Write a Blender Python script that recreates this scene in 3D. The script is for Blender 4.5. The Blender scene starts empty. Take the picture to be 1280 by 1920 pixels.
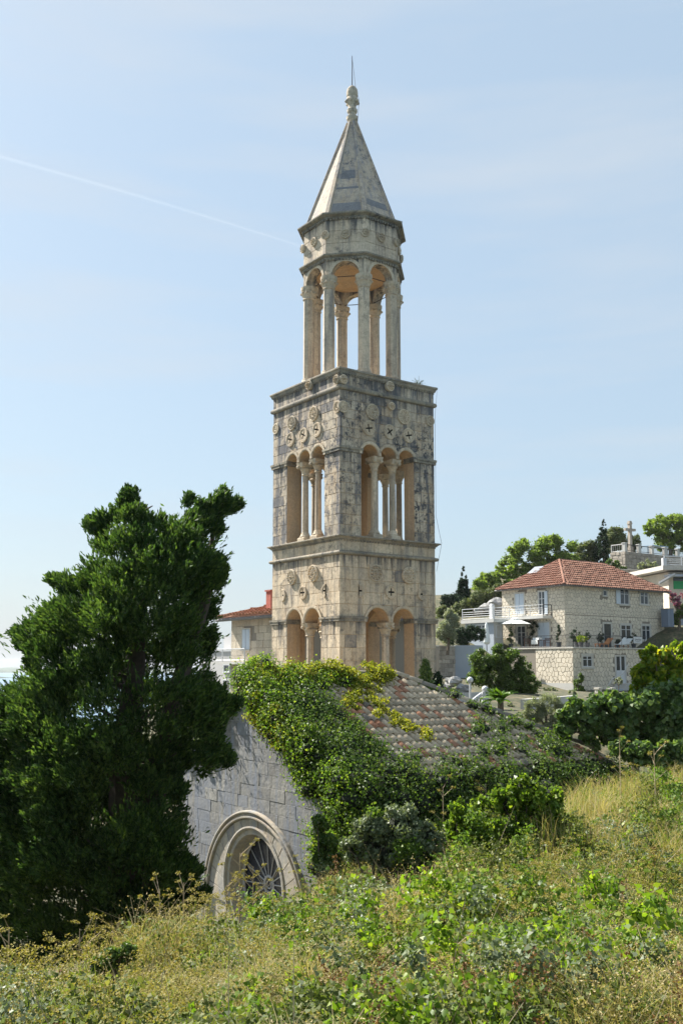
import bpy, math, random
import numpy as np
from mathutils import Vector, noise as mnoise
sc = bpy.context.scene
COL = sc.collection
# ---------------------------------------------------------------- camera, world, sun
F = 1821.0; TH = math.radians(6.0); PY0 = 1056.0
cam = bpy.data.cameras.new('camera'); camo = bpy.data.objects.new('camera', cam); COL.objects.link(camo)
cam.sensor_fit = 'VERTICAL'; cam.sensor_height = 36; cam.sensor_width = 24; cam.lens = F / 1920 * 36
cam.shift_y = 96 / 1920; cam.clip_start = .1; cam.clip_end = 20000
camo.rotation_euler = (math.pi / 2 + TH, 0, 0); sc.camera = camo
SUN = Vector((-.80 * .731, .60 * .731, .682)).normalized()
EL = math.asin(SUN.z)
w = bpy.data.worlds.new('World'); sc.world = w; w.use_nodes = True
nt = w.node_tree; nt.nodes.clear()
sky = nt.nodes.new('ShaderNodeTexSky'); sky.sky_type = 'NISHITA'; sky.sun_disc = False
sky.sun_elevation = EL; sky.sun_rotation = math.atan2(SUN.x, SUN.y)
sky.air_density = 1.3; sky.dust_density = 1.4; sky.ozone_density = 2.2; sky.altitude = 20
bg = nt.nodes.new('ShaderNodeBackground'); bg.inputs[1].default_value = .105
wo = nt.nodes.new('ShaderNodeOutputWorld')
hz = nt.nodes.new('ShaderNodeMix'); hz.data_type = 'RGBA'; hz.inputs[0].default_value = .82; hz.inputs[7].default_value = (1.80, 2.28, 2.72, 1)   # the milky veil of a hot hazy day
nt.links.new(sky.outputs[0], hz.inputs[6]); tc_ = nt.nodes.new('ShaderNodeTexCoord'); mp_ = nt.nodes.new('ShaderNodeMapping'); mp_.inputs['Scale'].default_value = (1.3, 1.3, 9); nz_ = nt.nodes.new('ShaderNodeTexNoise'); nz_.inputs['Scale'].default_value = 2.2; nz_.inputs['Detail'].default_value = 7
nt.links.new(tc_.outputs['Generated'], mp_.inputs[0]); nt.links.new(mp_.outputs[0], nz_.inputs['Vector']); cr_ = nt.nodes.new('ShaderNodeValToRGB'); cr_.color_ramp.elements[0].position = .45; cr_.color_ramp.elements[0].color = (0, 0, 0, 1); cr_.color_ramp.elements[1].position = .8; cr_.color_ramp.elements[1].color = (.5, .5, .5, 1)
nt.links.new(nz_.outputs[0], cr_.inputs[0]); ci_ = nt.nodes.new('ShaderNodeMix'); ci_.data_type = 'RGBA'; ci_.inputs[7].default_value = (2.75, 2.9, 3.05, 1)   # thin streaks of cirrus all round the sky
nt.links.new(cr_.outputs[0], ci_.inputs[0]); nt.links.new(hz.outputs[2], ci_.inputs[6]); nt.links.new(ci_.outputs[2], bg.inputs[0]); nt.links.new(bg.outputs[0], wo.inputs[0])
sl = bpy.data.lights.new('sun', 'SUN'); sl.energy = 5.0; sl.angle = math.radians(.5); sl.color = (1, .95, .87)
so = bpy.data.objects.new('sun', sl); COL.objects.link(so)
so.rotation_euler = (-SUN).to_track_quat('-Z', 'Y').to_euler()
vs = sc.view_settings; vs.view_transform = 'Standard'; vs.look = 'None'; vs.gamma = 1; vs.exposure = 1.36
vs.use_curve_mapping = False
# ---------------------------------------------------------------- reading the survey: rays through the photograph
def ray(px, py):
    u = (px - 640) / F; v = (PY0 - py) / F
    return Vector((u, math.cos(TH) - v * math.sin(TH), math.sin(TH) + v * math.cos(TH)))
def at(px, py, Y):
    d = ray(px, py); return d * (Y / d.y)
A0 = math.radians(36.1)
DR = Vector((math.cos(A0), math.sin(A0), 0)); DL = Vector((-math.sin(A0), math.cos(A0), 0))
UP = Vector((0, 0, 1))
class Fr:                                                     # a wall frame: a along, d outward, z up
    def __init__(s, o, u, n): s.o = Vector(o); s.u = Vector(u); s.n = Vector(n)
    def P(s, a, d, z): return s.o + s.u * a + s.n * d + UP * z
    def uz(s, px, py, d=0):
        r = ray(px, py); k = (s.n.dot(s.o) + d) / s.n.dot(r); q = r * k - s.o
        return q.dot(s.u), q.z
# ---------------------------------------------------------------- node helpers
def nd(nt, t, **k):
    n = nt.nodes.new(t)
    for a, b in k.items():
        if a.startswith('i_'):
            key = a[2:]; n.inputs[int(key) if key.isdigit() else key].default_value = b
        else: setattr(n, a, b)
    return n
def ramp(nt, src, stops):
    r = nt.nodes.new('ShaderNodeValToRGB'); nt.links.new(src, r.inputs[0])
    e = r.color_ramp.elements
    while len(e) < len(stops): e.new(.5)
    for i, (p, c) in enumerate(stops):
        e[i].position = p; e[i].color = (c, c, c, 1) if not hasattr(c, '__len__') else (*c, 1)
    return r.outputs[0]
def mixc(nt, f, a, b, mode='MIX'):
    m = nt.nodes.new('ShaderNodeMix'); m.data_type = 'RGBA'; m.blend_type = mode
    for s, v in ((0, f), (6, a), (7, b)):
        if hasattr(v, 'links') or hasattr(v, 'is_output'): nt.links.new(v, m.inputs[s])
        else: m.inputs[s].default_value = v if s == 0 else (*v, 1)
    return m.outputs[2]
def math_(nt, op, a, b=0.0, clamp=False):
    m = nt.nodes.new('ShaderNodeMath'); m.operation = op; m.use_clamp = clamp
    for i, v in enumerate((a, b)):
        if hasattr(v, 'is_output'): nt.links.new(v, m.inputs[i])
        else: m.inputs[i].default_value = v
    return m.outputs[0]
def newmat(name):
    m = bpy.data.materials.new(name); m.use_nodes = True; nt = m.node_tree
    return m, nt, nt.nodes['Principled BSDF']
def noise(nt, vec, scale, det=4, rough=.55, dist=0):
    n = nd(nt, 'ShaderNodeTexNoise', i_Scale=scale, i_Detail=det, i_Roughness=rough, i_Distortion=dist)
    nt.links.new(vec, n.inputs['Vector']); return n.outputs[0]
def pos_scaled(nt, sx, sy, sz):
    g = nt.nodes.new('ShaderNodeNewGeometry'); m = nd(nt, 'ShaderNodeMapping'); m.inputs['Scale'].default_value = (sx, sy, sz)
    nt.links.new(g.outputs['Position'], m.inputs[0]); return m.outputs[0]
def stone_mat(name, c1, c2, stain=.5, streak=.5, darkblock=.0, rough=.85, bump=.5, stc=(.06, .061, .066), warm=0, vary=.16, sc_=1.0, heavy=False, ledges=()):
    m, nt, b = newmat(name); L = nt.links
    p = pos_scaled(nt, 1, 1, 1)
    col = mixc(nt, ramp(nt, noise(nt, p, .9 * sc_, 5), [(.35, 0.), (.65, 1.)]), c1, c2)
    oi = nt.nodes.new('ShaderNodeObjectInfo')
    if vary:
        br = math_(nt, 'ADD', math_(nt, 'MULTIPLY', oi.outputs['Random'], vary * 2), 1 - vary)
        hs = nt.nodes.new('ShaderNodeHueSaturation'); L.new(col, hs.inputs['Color']); L.new(br, hs.inputs['Value']); col = hs.outputs[0]
    # grain of the stone
    g = ramp(nt, noise(nt, p, 14 * sc_, 8, .7), [(.3, .72), (.7, 1.12)])
    col = mixc(nt, 1.0, col, g, 'MULTIPLY')
    if warm:
        wf = math_(nt, 'MULTIPLY', ramp(nt, noise(nt, pos_scaled(nt, 1.6, 1.6, .5), 1.3, 5), [(.45, 0.), (.75, 1.)]), warm)
        col = mixc(nt, wf, col, (.50, .30, .13))
    big = ramp(nt, noise(nt, p, .55, 3), [(.32, .15), (.62, 1.)])
    fine = ramp(nt, noise(nt, p, 4.2 * sc_, 12, .78), [(.50, 0.), (.60, 1.)])
    f1 = math_(nt, 'MULTIPLY', math_(nt, 'MULTIPLY', big, fine), stain, True)
    col = mixc(nt, f1, col, stc)
    if heavy:                                                     # black lichen crusts: ragged patches with their own outline
        h1 = ramp(nt, noise(nt, pos_scaled(nt, 1, 1, .7), 1.7, 10, .72), [(.52, 0.), (.62, .85)])
        col = mixc(nt, math_(nt, 'MULTIPLY', h1, ramp(nt, noise(nt, p, 11, 6, .7), [(.38, .25), (.55, 1.)])), col, (.085, .083, .088))
    st = ramp(nt, noise(nt, pos_scaled(nt, 5.5, 5.5, .45), 1.0, 7, .65), [(.48, 0.), (.66, 1.)])
    f2 = math_(nt, 'MULTIPLY', st, streak, True)
    col = mixc(nt, f2, col, tuple(x * 1.9 for x in stc))
    if ledges:                                                    # soot-black run-off streaks hanging from the ledges, ragged at the lower end
        g_ = nt.nodes.new('ShaderNodeNewGeometry'); sp = nt.nodes.new('ShaderNodeSeparateXYZ'); L.new(g_.outputs['Position'], sp.inputs[0]); tot = None
        ln_ = ramp(nt, noise(nt, pos_scaled(nt, 3.2, 3.2, .15), 1.6, 6, .7), [(.40, 0.), (.68, 1.)])
        for zl in ledges:
            dz = math_(nt, 'SUBTRACT', zl, sp.outputs[2]); on = math_(nt, 'GREATER_THAN', dz, 0.0); fall = math_(nt, 'SUBTRACT', math_(nt, 'MULTIPLY', ln_, 1.7), math_(nt, 'MULTIPLY', dz, 1.35), True)
            t_ = math_(nt, 'MULTIPLY', on, fall); tot = t_ if tot is None else math_(nt, 'MAXIMUM', tot, t_)
        col = mixc(nt, math_(nt, 'MULTIPLY', tot, .95, True), col, (.085, .083, .082))
    if darkblock:
        fb = ramp(nt, oi.outputs['Random'], [(.985 - darkblock, 0.), (1 - darkblock, .8)])
        col = mixc(nt, math_(nt, 'MULTIPLY', fb, ramp(nt, noise(nt, p, 3, 6), [(.3, .5), (.6, 1.)])), col, tuple(x * 1.7 for x in stc))
    L.new(col, b.inputs['Base Color']); b.inputs['Roughness'].default_value = rough
    b.inputs['Specular IOR Level'].default_value = .2
    bp = nd(nt, 'ShaderNodeBump', i_Strength=bump, i_Distance=.03)
    L.new(noise(nt, p, 9 * sc_, 10, .72), bp.inputs['Height']); L.new(bp.outputs[0], b.inputs['Normal'])
    return m
def plain(name, c, rough=.6, metal=0, nz=0, nscale=3):
    m, nt, b = newmat(name); b.inputs['Roughness'].default_value = rough; b.inputs['Metallic'].default_value = metal
    if nz:
        f = ramp(nt, noise(nt, pos_scaled(nt, 1, 1, 1), nscale, 7, .65), [(.3, 1 - nz), (.7, 1 + nz * .5)])
        nt.links.new(mixc(nt, 1.0, c, f, 'MULTIPLY'), b.inputs['Base Color'])
    else: b.inputs['Base Color'].default_value = (*c, 1)
    return m
def leaf_mat(name, stops, trans=.35, rough=.55, tcol=1.5, dead=None):
    m, nt, b = newmat(name); L = nt.links
    g = nt.nodes.new('ShaderNodeNewGeometry')
    big = noise(nt, pos_scaled(nt, 1, 1, 1), 1.1, 3)
    f = math_(nt, 'ADD', math_(nt, 'MULTIPLY', g.outputs['Random Per Island'], .62), math_(nt, 'MULTIPLY', big, .42))
    col = ramp(nt, f, stops)
    L.new(col, b.inputs['Base Color']); b.inputs['Roughness'].default_value = rough
    b.inputs['Specular IOR Level'].default_value = .18
    t = nt.nodes.new('ShaderNodeBsdfTranslucent')
    tc = mixc(nt, 1.0, col, (tcol * 1.15, tcol * 1.2, tcol * .45), 'MULTIPLY'); L.new(tc, t.inputs[0])
    mx = nt.nodes.new('ShaderNodeMixShader'); mx.inputs[0].default_value = trans
    L.new(b.outputs[0], mx.inputs[1]); L.new(t.outputs[0], mx.inputs[2])
    L.new(mx.outputs[0], nt.nodes['Material Output'].inputs[0])
    return m
# ---------------------------------------------------------------- object helpers
ORG = {}
def thing(name, label, cat, loc=(0, 0, 0), group=None):
    o = bpy.data.objects.new(name, None); COL.objects.link(o); o.location = loc; ORG[o.name] = Vector(loc)
    o['label'] = label; o['category'] = cat
    if group: o['group'] = group
    return o
def tag(o, label, cat, group=None):
    o['label'] = label; o['category'] = cat
    if group: o['group'] = group
    return o
def place(name, me, parent=None, org=None):
    o = bpy.data.objects.new(name, me); COL.objects.link(o)
    po = ORG[parent.name] if parent else Vector((0, 0, 0))
    org = po if org is None else org
    o.location = org - po; ORG[o.name] = Vector(org)
    if parent: o.parent = parent
    return o
class MB:
    def __init__(s): s.v = []; s.f = []; s.m = []; s.mi = 0
    def add(s, vs, fs):
        k = len(s.v); s.v += [tuple(q) for q in vs]; s.f += [tuple(i + k for i in f) for f in fs]; s.m += [s.mi] * len(fs); return s
    def box(s, fr, a0, a1, d0, d1, z0, z1):
        P = fr.P
        return s.add([P(a0, d0, z0), P(a1, d0, z0), P(a1, d1, z0), P(a0, d1, z0), P(a0, d0, z1), P(a1, d0, z1), P(a1, d1, z1), P(a0, d1, z1)],
                     [(0, 3, 2, 1), (4, 5, 6, 7), (0, 1, 5, 4), (1, 2, 6, 5), (2, 3, 7, 6), (3, 0, 4, 7)])
    def slab(s, fr, poly, d0, d1, b=.008):
        n = len(poly); ins = []
        for i in range(n):
            p0, p1, p2 = poly[i - 1], poly[i], poly[(i + 1) % n]
            e1 = Vector((p1[0] - p0[0], p1[1] - p0[1])); e2 = Vector((p2[0] - p1[0], p2[1] - p1[1]))
            if e1.length > 1e-6: e1.normalize()
            if e2.length > 1e-6: e2.normalize()
            nn = Vector((-e1.y - e2.y, e1.x + e2.x))
            if nn.length > 1e-6: nn.normalize()
            ins.append((p1[0] + nn.x * b * 1.2, p1[1] + nn.y * b * 1.2))
        vs = [fr.P(x, d0, z) for x, z in poly] + [fr.P(x, d1 - b, z) for x, z in poly] + [fr.P(x, d1, z) for x, z in ins]
        fs = []
        for i in range(n):
            j = (i + 1) % n; fs += [(i, j, j + n, i + n), (i + n, j + n, j + 2 * n, i + 2 * n)]
        fs.append(tuple(range(2 * n, 3 * n)))
        return s.add(vs, fs)
    def loft(s, cx, cy, n, ang, prof, sx=1, sy=1, cap=True):      # prof: (vertex radius, z)
        vs = []; fs = []
        for r, z in prof:
            for k in range(n):
                t = ang + 2 * math.pi * k / n; vs.append((cx + r * sx * math.cos(t), cy + r * sy * math.sin(t), z))
        for i in range(len(prof) - 1):
            for k in range(n):
                a = i * n + k; b = i * n + (k + 1) % n; fs.append((a, b, b + n, a + n))
        if cap: fs += [tuple(range(n))[::-1], tuple(range((len(prof) - 1) * n, len(prof) * n))]
        return s.add(vs, fs)
    def tube(s, pts, r, n=5):
        pts = [Vector(p) for p in pts]; rs = r if hasattr(r, '__len__') else [r] * len(pts); vs = []; fs = []
        for i, p in enumerate(pts):
            t = (pts[min(i + 1, len(pts) - 1)] - pts[max(i - 1, 0)]).normalized()
            x = t.cross(Vector((0, 0, 1)) if abs(t.z) < .9 else Vector((1, 0, 0))).normalized(); y = t.cross(x)
            for k in range(n):
                a = 2 * math.pi * k / n; vs.append(p + (x * math.cos(a) + y * math.sin(a)) * rs[i])
        for i in range(len(pts) - 1):
            for k in range(n): fs.append((i * n + k, i * n + (k + 1) % n, (i + 1) * n + (k + 1) % n, (i + 1) * n + k))
        fs += [tuple(range(n))[::-1], tuple(range((len(pts) - 1) * n, len(pts) * n))]
        return s.add(vs, fs)
    def torus(s, fr, a, z, d, R, r, n=20, m=6, a0=0, a1=2 * math.pi):
        full = a1 - a0 > 6.28; cnt = n if full else n + 1; vs = []; fs = []
        for i in range(cnt):
            t = a0 + (a1 - a0) * i / n
            for k in range(m):
                q = 2 * math.pi * k / m; rr = R + r * math.cos(q)
                vs.append(fr.P(a + rr * math.cos(t), d + r * math.sin(q), z + rr * math.sin(t)))
        for i in range(n):
            j = (i + 1) % cnt
            for k in range(m): fs.append((i * m + k, j * m + k, j * m + (k + 1) % m, i * m + (k + 1) % m))
        return s.add(vs, fs)
    def dome(s, fr, a, z, d, R, h, n=10, m=3):
        vs = [fr.P(a, d + h, z)]; fs = []
        for i in range(1, m + 1):
            q = math.pi / 2 * i / m
            for k in range(n):
                t = 2 * math.pi * k / n; vs.append(fr.P(a + R * math.sin(q) * math.cos(t), d + h * math.cos(q), z + R * math.sin(q) * math.sin(t)))
        for k in range(n): fs.append((0, 1 + k, 1 + (k + 1) % n))
        for i in range(m - 1):
            for k in range(n): fs.append((1 + i * n + k, 1 + (i + 1) * n + k, 1 + (i + 1) * n + (k + 1) % n, 1 + i * n + (k + 1) % n))
        return s.add(vs, fs)
    def build(s, name, mat, parent=None, org=None, smooth=False):
        me = bpy.data.meshes.new(name)
        o = place(name, me, parent, org); b = ORG[o.name]
        me.from_pydata([(x - b.x, y - b.y, z - b.z) for x, y, z in s.v], [], s.f)
        for m in (mat if isinstance(mat, (list, tuple)) else [mat]): me.materials.append(m)
        if any(s.m): me.polygons.foreach_set('material_index', s.m)
        if smooth: me.polygons.foreach_set('use_smooth', [True] * len(me.polygons))
        me.update(); return o
def npmesh(name, V, Fq, mat, parent=None, org=None, smooth=False, kind=None):   # V (n,3), Fq (m,k)
    me = bpy.data.meshes.new(name); o = place(name, me, parent, org); b = np.array(ORG[o.name])
    V = (V - b).astype(np.float32); k = Fq.shape[1]; m = Fq.shape[0]
    me.vertices.add(len(V)); me.vertices.foreach_set('co', V.ravel())
    me.loops.add(m * k); me.loops.foreach_set('vertex_index', Fq.astype(np.int32).ravel())
    me.polygons.add(m); me.polygons.foreach_set('loop_start', np.arange(0, m * k, k, dtype=np.int32))
    me.materials.append(mat); me.update(calc_edges=True)
    if smooth: me.polygons.foreach_set('use_smooth', np.ones(m, bool))
    if kind: o['kind'] = kind
    return o
def contour_wall(mb, fr, cont, z1, d0, d1, caps=True):
    P = fr.P
    for (a, z), (b, y) in zip(cont, cont[1:]):
        if abs(a - b) > 1e-6:
            mb.add([P(a, d0, z), P(b, d0, y), P(b, d0, z1), P(a, d0, z1)], [(0, 1, 2, 3)])
            mb.add([P(a, d1, z), P(b, d1, y), P(b, d1, z1), P(a, d1, z1)], [(3, 2, 1, 0)])
            mb.add([P(a, d0, z1), P(b, d0, z1), P(b, d1, z1), P(a, d1, z1)], [(0, 1, 2, 3)])
        mb.add([P(a, d0, z), P(b, d0, y), P(b, d1, y), P(a, d1, z)], [(3, 2, 1, 0)])
    for (a, z) in (cont[0], cont[-1]):
        mb.add([P(a, d0, z), P(a, d1, z), P(a, d1, z1), P(a, d0, z1)], [(0, 1, 2, 3)])
def arcs(cs, r, zs, n=12):
    pts = []
    for c in cs:
        for i in range(n + 1):
            t = math.pi * (1 - i / n); pts.append((c + r * math.cos(t), zs + r * math.sin(t)))
    return pts
def blocks(a0, a1, z0, z1, course, ln, lo=None, hi=None, rng=random, gap=.006):
    """courses of ashlar cut to the curves lo(a) (arches) and hi(a) (gable); gives polygons in (a, z)"""
    n = max(1, round((z1 - z0) / course)); h = (z1 - z0) / n
    for r in range(n):
        za = z0 + r * h + gap; zb = z0 + (r + 1) * h - gap; x = a0 - (ln * rng.random() * .7 if a1 - a0 > 1.6 * ln else 0)
        while x < a1 - .02:
            wd = ln * rng.uniform(.65, 1.35); nx = x + wd
            if a1 - nx < ln * .45: nx = a1
            xa = max(x, a0) + gap; xb = nx - gap; x = nx
            if xb - xa < .05: continue
            k = 1 if lo is None and hi is None else max(2, int((xb - xa) / .05))
            run = []
            runs = []
            for i in range(k + 1):
                u = xa + (xb - xa) * i / k
                l = max(za, lo(u) if lo else -1e9); t = min(zb, hi(u) if hi else 1e9)
                if t - l > .02: run.append((u, l, t))
                else:
                    if len(run) > 1: runs.append(run)
                    run = []
            if len(run) > 1: runs.append(run)
            for run in runs:
                if run[-1][0] - run[0][0] < .05: continue
                bot = [(u, l) for u, l, t in run]; top = [(u, t) for u, l, t in run]
                def simp(ps):
                    out = [ps[0]]
                    for i in range(1, len(ps) - 1):
                        if abs((ps[i][1] - ps[i - 1][1]) - (ps[i + 1][1] - ps[i][1])) > 1e-5: out.append(ps[i])
                    return out + [ps[-1]]
                yield simp(bot) + simp(top)[::-1]
def leafcloud(name, Pn, Nn, size, mat, parent=None, aspect=.6, kind=None, rng=None, dirs=None, jit=.6, bend=.25):
    """one quad per leaf, folded along its midrib"""
    n = len(Pn); N = Nn + rng.normal(0, jit, (n, 3)); N /= np.linalg.norm(N, axis=1)[:, None] + 1e-9
    T = rng.normal(0, 1, (n, 3)) if dirs is None else dirs + rng.normal(0, .35, (n, 3))
    T -= (T * N).sum(1)[:, None] * N; T /= np.linalg.norm(T, axis=1)[:, None] + 1e-9
    B = np.cross(N, T); s = (size * rng.uniform(.65, 1.35, n))[:, None] if np.ndim(size) == 0 else size[:, None]
    V = np.empty((n, 4, 3))
    V[:, 0] = Pn - T * s * .5; V[:, 2] = Pn + T * s * .5
    V[:, 1] = Pn + B * s * aspect * .5 - N * s * bend + T * s * .08; V[:, 3] = Pn - B * s * aspect * .5 - N * s * bend + T * s * .08
    return npmesh(name, V.reshape(-1, 3), np.arange(n * 4).reshape(n, 4), mat, parent, kind=kind)
def lumps(cs, rs, n, rng, flat=1.0, inner=.55, up=.25):
    """points and normals spread through a set of leaf clumps"""
    cs = np.array(cs, float); rs = np.array(rs, float); wts = rs ** 2 / (rs ** 2).sum()
    idx = rng.choice(len(cs), n, p=wts); D = rng.normal(0, 1, (n, 3)); D[:, 2] += up; D /= np.linalg.norm(D, axis=1)[:, None]
    rad = rs[idx] * (inner + (1 - inner) * rng.random(n) ** .6) * (1 + .3 * rng.normal(0, 1, n))
    Pn = cs[idx] + D * rad[:, None] * np.array([1, 1, flat]); return Pn, D
# ================================================================ bell tower
rnd = random.Random(7)
CPX = 637.0; C0 = at(637, 1100, 32.0); C0.z = 0
S_ = 4.2
FR_R = Fr(C0, DR, -DL); FR_L = Fr(C0, DL, -DR)
FR_A = Fr(C0 + DR * S_, DL, DR); FR_B = Fr(C0 + DL * S_, DR, DL)
CEN = C0 + (DR + DL) * (S_ / 2)
def zc(py): return at(CPX, py, 32.0).z
LED1 = [at(637, y, 32.0).z for y in (1036, 1163)]; LED2 = [at(637, y, 32.0).z for y in (700, 727, 842, 1010)]; LED3 = [at(690, y, 33.1).z for y in (406, 482)]
M_ST1 = stone_mat('pale_ashlar', (.63, .52, .375), (.53, .44, .32), stain=.75, streak=.6, darkblock=.004, ledges=LED1, warm=.3, vary=.12)
M_ST2 = stone_mat('weathered_ashlar', (.58, .485, .36), (.45, .38, .29), stain=1.6, streak=1.1, darkblock=.03, warm=.35, vary=.14, heavy=True, ledges=LED2)
M_TRIM = stone_mat('mossy_trim_stone', (.36, .32, .245), (.21, .19, .15), stain=1.0, streak=.5, warm=.15, bump=.9, vary=.05)
M_CORE = stone_mat('mortar_and_reveal_stone', (.56, .39, .24), (.48, .35, .23), stain=.15, streak=.2, warm=.5, vary=0)  # orange has warm bounced light painted in, along with iron staining
M_COLM = stone_mat('column_stone', (.58, .475, .345), (.46, .385, .285), stain=.5, streak=.6, vary=.2)
M_OCT = stone_mat('lantern_stone', (.63, .52, .38), (.54, .445, .33), stain=.9, streak=.6, vary=.1, warm=.25, ledges=LED3)
M_SPIRE = stone_mat('spire_plaster', (.56, .46, .35), (.46, .385, .295), stain=1.0, streak=.8, vary=.06, stc=(.12, .12, .13), warm=.25)
M_CARV = stone_mat('carved_stone', (.62, .52, .38), (.52, .44, .33), stain=.5, streak=.25, vary=.15, warm=.3)
M_DARK = plain('painted_hollow_shade', (.012, .01, .009), .95)  # near-black colour stands in for the shade inside the roundels
M_IRON = plain('old_iron', (.09, .07, .06), .6, .4)
tower = thing('bell_tower', 'tall square stone bell tower with open arcades, octagonal lantern and pointed spire', 'bell tower', (CEN.x, CEN.y, -7))
Z = dict(t1s=zc(1163), t1=zc(1155), tor1a=zc(1038.5), tor1b=zc(1031), cor1a=zc(1010), cor1b=zc(1002), t2s=zc(843), t2=zc(834.5), tor2a=zc(729), tor2b=zc(720), cor2a=zc(699), cor2b=zc(688.5))
TW = .55
def tower_walls():
    for fr, full in ((FR_R, True), (FR_B, True), (FR_L, False), (FR_A, False)):
        lo_, hi_ = (.02, S_ - .02) if full else (TW, S_ - TW)
        off = -.015
        for st in (1, 2):
            mb = MB()
            if st == 1:
                jl, jr = .258 * S_, .760 * S_; r = .49; zs = Z['t1s'] - .02; z0 = -1.6; z1 = Z['cor1b'] - .01; cs = [jl + r, jr - r]
            else:
                jl, jr = .215 * S_, .772 * S_; r = .366; zs = Z['t2s'] - .02; z0 = Z['cor1b'] - .005; z1 = Z['cor2a']
                cs = [jl + r, (jl + jr) / 2, jr - r]
            cont = [(lo_, z0), (jl, z0)] + arcs(cs, r, zs) + [(jr, z0), (hi_, z0)]
            contour_wall(mb, fr, cont, z1, off, -TW)
            mb.build('wall', M_CORE, tower)
            # arch rings
            for c in cs:
                ab = MB(); ro = r + .10; n = 14; vs = []; fs = []
                for i in range(n + 1):
                    t = math.pi * i / n
                    for rr, d in ((r - .004, -.02), (r - .004, .035), (r + .03, .05), (ro, .05), (ro, -.01)):
                        vs.append(fr.P(c + rr * math.cos(t), d, zs + rr * math.sin(t)))
                for i in range(n):
                    for k in range(4): a = i * 5 + k; fs.append((a, a + 1, a + 6, a + 5))
                ab.add(vs, fs); ab.build('arch_ring', M_CARV, tower)
            # impost strings on the piers, running through into the reveals
            zi0 = Z['t1s'] if st == 1 else Z['t2s']; zi1 = Z['t1'] if st == 1 else Z['t2']
            for a, b in ((-.06 if full else 0, jl + .04), (jr - .04, S_ + (.06 if full else 0))):
                ib = MB(); h = zi1 - zi0
                ib.box(fr, a, b, -TW + .02, .035, zi0 - .02, zi0 + h * .5); ib.box(fr, a - .02, b + .012, -TW + .02, .065, zi0 + h * .5 + .001, zi1)
                ib.build('impost', M_TRIM, tower)
            # columns between the arches
            gaps = [(cs[i] + cs[i + 1]) / 2 for i in range(len(cs) - 1)]
            for gi, g in enumerate(gaps):
                cz = Z['cor1b'] if st == 2 else -1.6; rs = .115 if st == 2 else .14
                q = fr.P(g, -.28, 0); ct = zs - .42; hb = .34 if st == 2 else .3
                sh = MB(); sh.loft(q.x, q.y, 12 if st == 2 else 8, A0 + .39, [(rs * 1.04, cz + hb), (rs, cz + hb + .6), (rs * .92, ct + .01)])
                col = sh.build('column', M_COLM, tower)
                bs = MB(); ang = A0 + math.pi / 4
                bs.loft(q.x, q.y, 4, ang, [(.29, cz - .02), (.29, cz + .14), (.24, cz + .17)])
                bs.loft(q.x, q.y, 12, 0, [(.19, cz + .17), (.2, cz + .2), (.165, cz + .26), (.15, cz + .29), (rs + .015, cz + hb + .01)])
                bs.build('column_base', M_CARV, col)
                cp = MB(); cp.loft(q.x, q.y, 12, 0, [(rs, ct - .05), (rs + .03, ct - .02), (rs + .005, ct + .02), (rs + .04, ct + .12), (rs + .09, ct + .2), (rs + .05, ct + .24)])
                w2 = max(.16, (cs[1] - cs[0]) / 2 - r + .07)
                vs = []
                for (wa, wd, z) in ((.13, .16, ct + .22), (w2 + .02, .25, ct + .33), (w2 + .04, .27, zs)):
                    vs += [fr.P(g - wa, -.28 - wd, z), fr.P(g + wa, -.28 - wd, z), fr.P(g + wa, -.28 + wd, z), fr.P(g - wa, -.28 + wd, z)]
                fs = [(3, 2, 1, 0), (8, 9, 10, 11)] + [(i * 4 + k, i * 4 + (k + 1) % 4, i * 4 + 4 + (k + 1) % 4, i * 4 + 4 + k) for i in (0, 1) for k in range(4)]
                cp.add(vs, fs)
                for sa in (-1, 1):
                    for sd in (-1, 1):
                        cp.dome(Fr(fr.P(g + sa * (w2 - .02), -.28 + sd * .2, 0), fr.u, fr.n * sd), 0, ct + .27, 0, .075, .09, 8, 2)
                cp.build('capital', M_CARV, col)
            if fr not in (FR_R, FR_L): continue
            # facing stones on the two faces in view
            mat = M_ST1 if st == 1 else M_ST2
            top_t, bot_t = (Z['tor1a'], Z['tor1b']) if st == 1 else (Z['tor2a'], Z['tor2b'])
            cbot = Z['cor1a'] if st == 1 else Z['cor2a']
            def lo(u, cs=cs, zs=zs, r=r, jl=jl, jr=jr):
                if u < jl - .11 or u > jr + .11: return -1e9
                best = zs
                for c in cs:
                    if abs(u - c) < r + .1: best = max(best, zs + math.sqrt((r + .1) ** 2 - (u - c) ** 2))
                return best
            course = .43 if st == 1 else .34; ln = .66 if st == 1 else .56
            polys = []
            for a, b in ((0, jl), (jr, S_)):
                polys += list(blocks(a, b, z0 if st == 1 else Z['cor1b'], zi0 - .025, course, ln * .8, rng=rnd))
            polys += list(blocks(0, S_, zi1 + .002, top_t, course, ln, lo=lo, rng=rnd))
            polys += list(blocks(0, S_, bot_t, cbot, .5, ln * 1.3, rng=rnd))
            for pl in polys:
                cx = sum(p[0] for p in pl) / len(pl); cz_ = sum(p[1] for p in pl) / len(pl)
                b_ = MB(); dd = rnd.uniform(-.003, .005); b_.slab(fr, pl, -.02, dd, .007)
                BLK.append((max(p[1] for p in pl), b_, mat, fr.P(cx, 0, cz_)))
BLK = []
tower_walls()
BLK.sort(key=lambda t: -t[0])
rest = {}
for i, (z, b_, mat, org) in enumerate(BLK):
    if i < 300: b_.build('stone_block', mat, tower, org)
    else:
        r_ = rest.setdefault(mat.name, (MB(), mat)); r_[0].add(b_.v, b_.f)
for b_, mat in rest.values(): b_.build('lower_stone_blocks', mat, tower)['kind'] = 'stuff'
R2 = math.sqrt(2)
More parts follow.
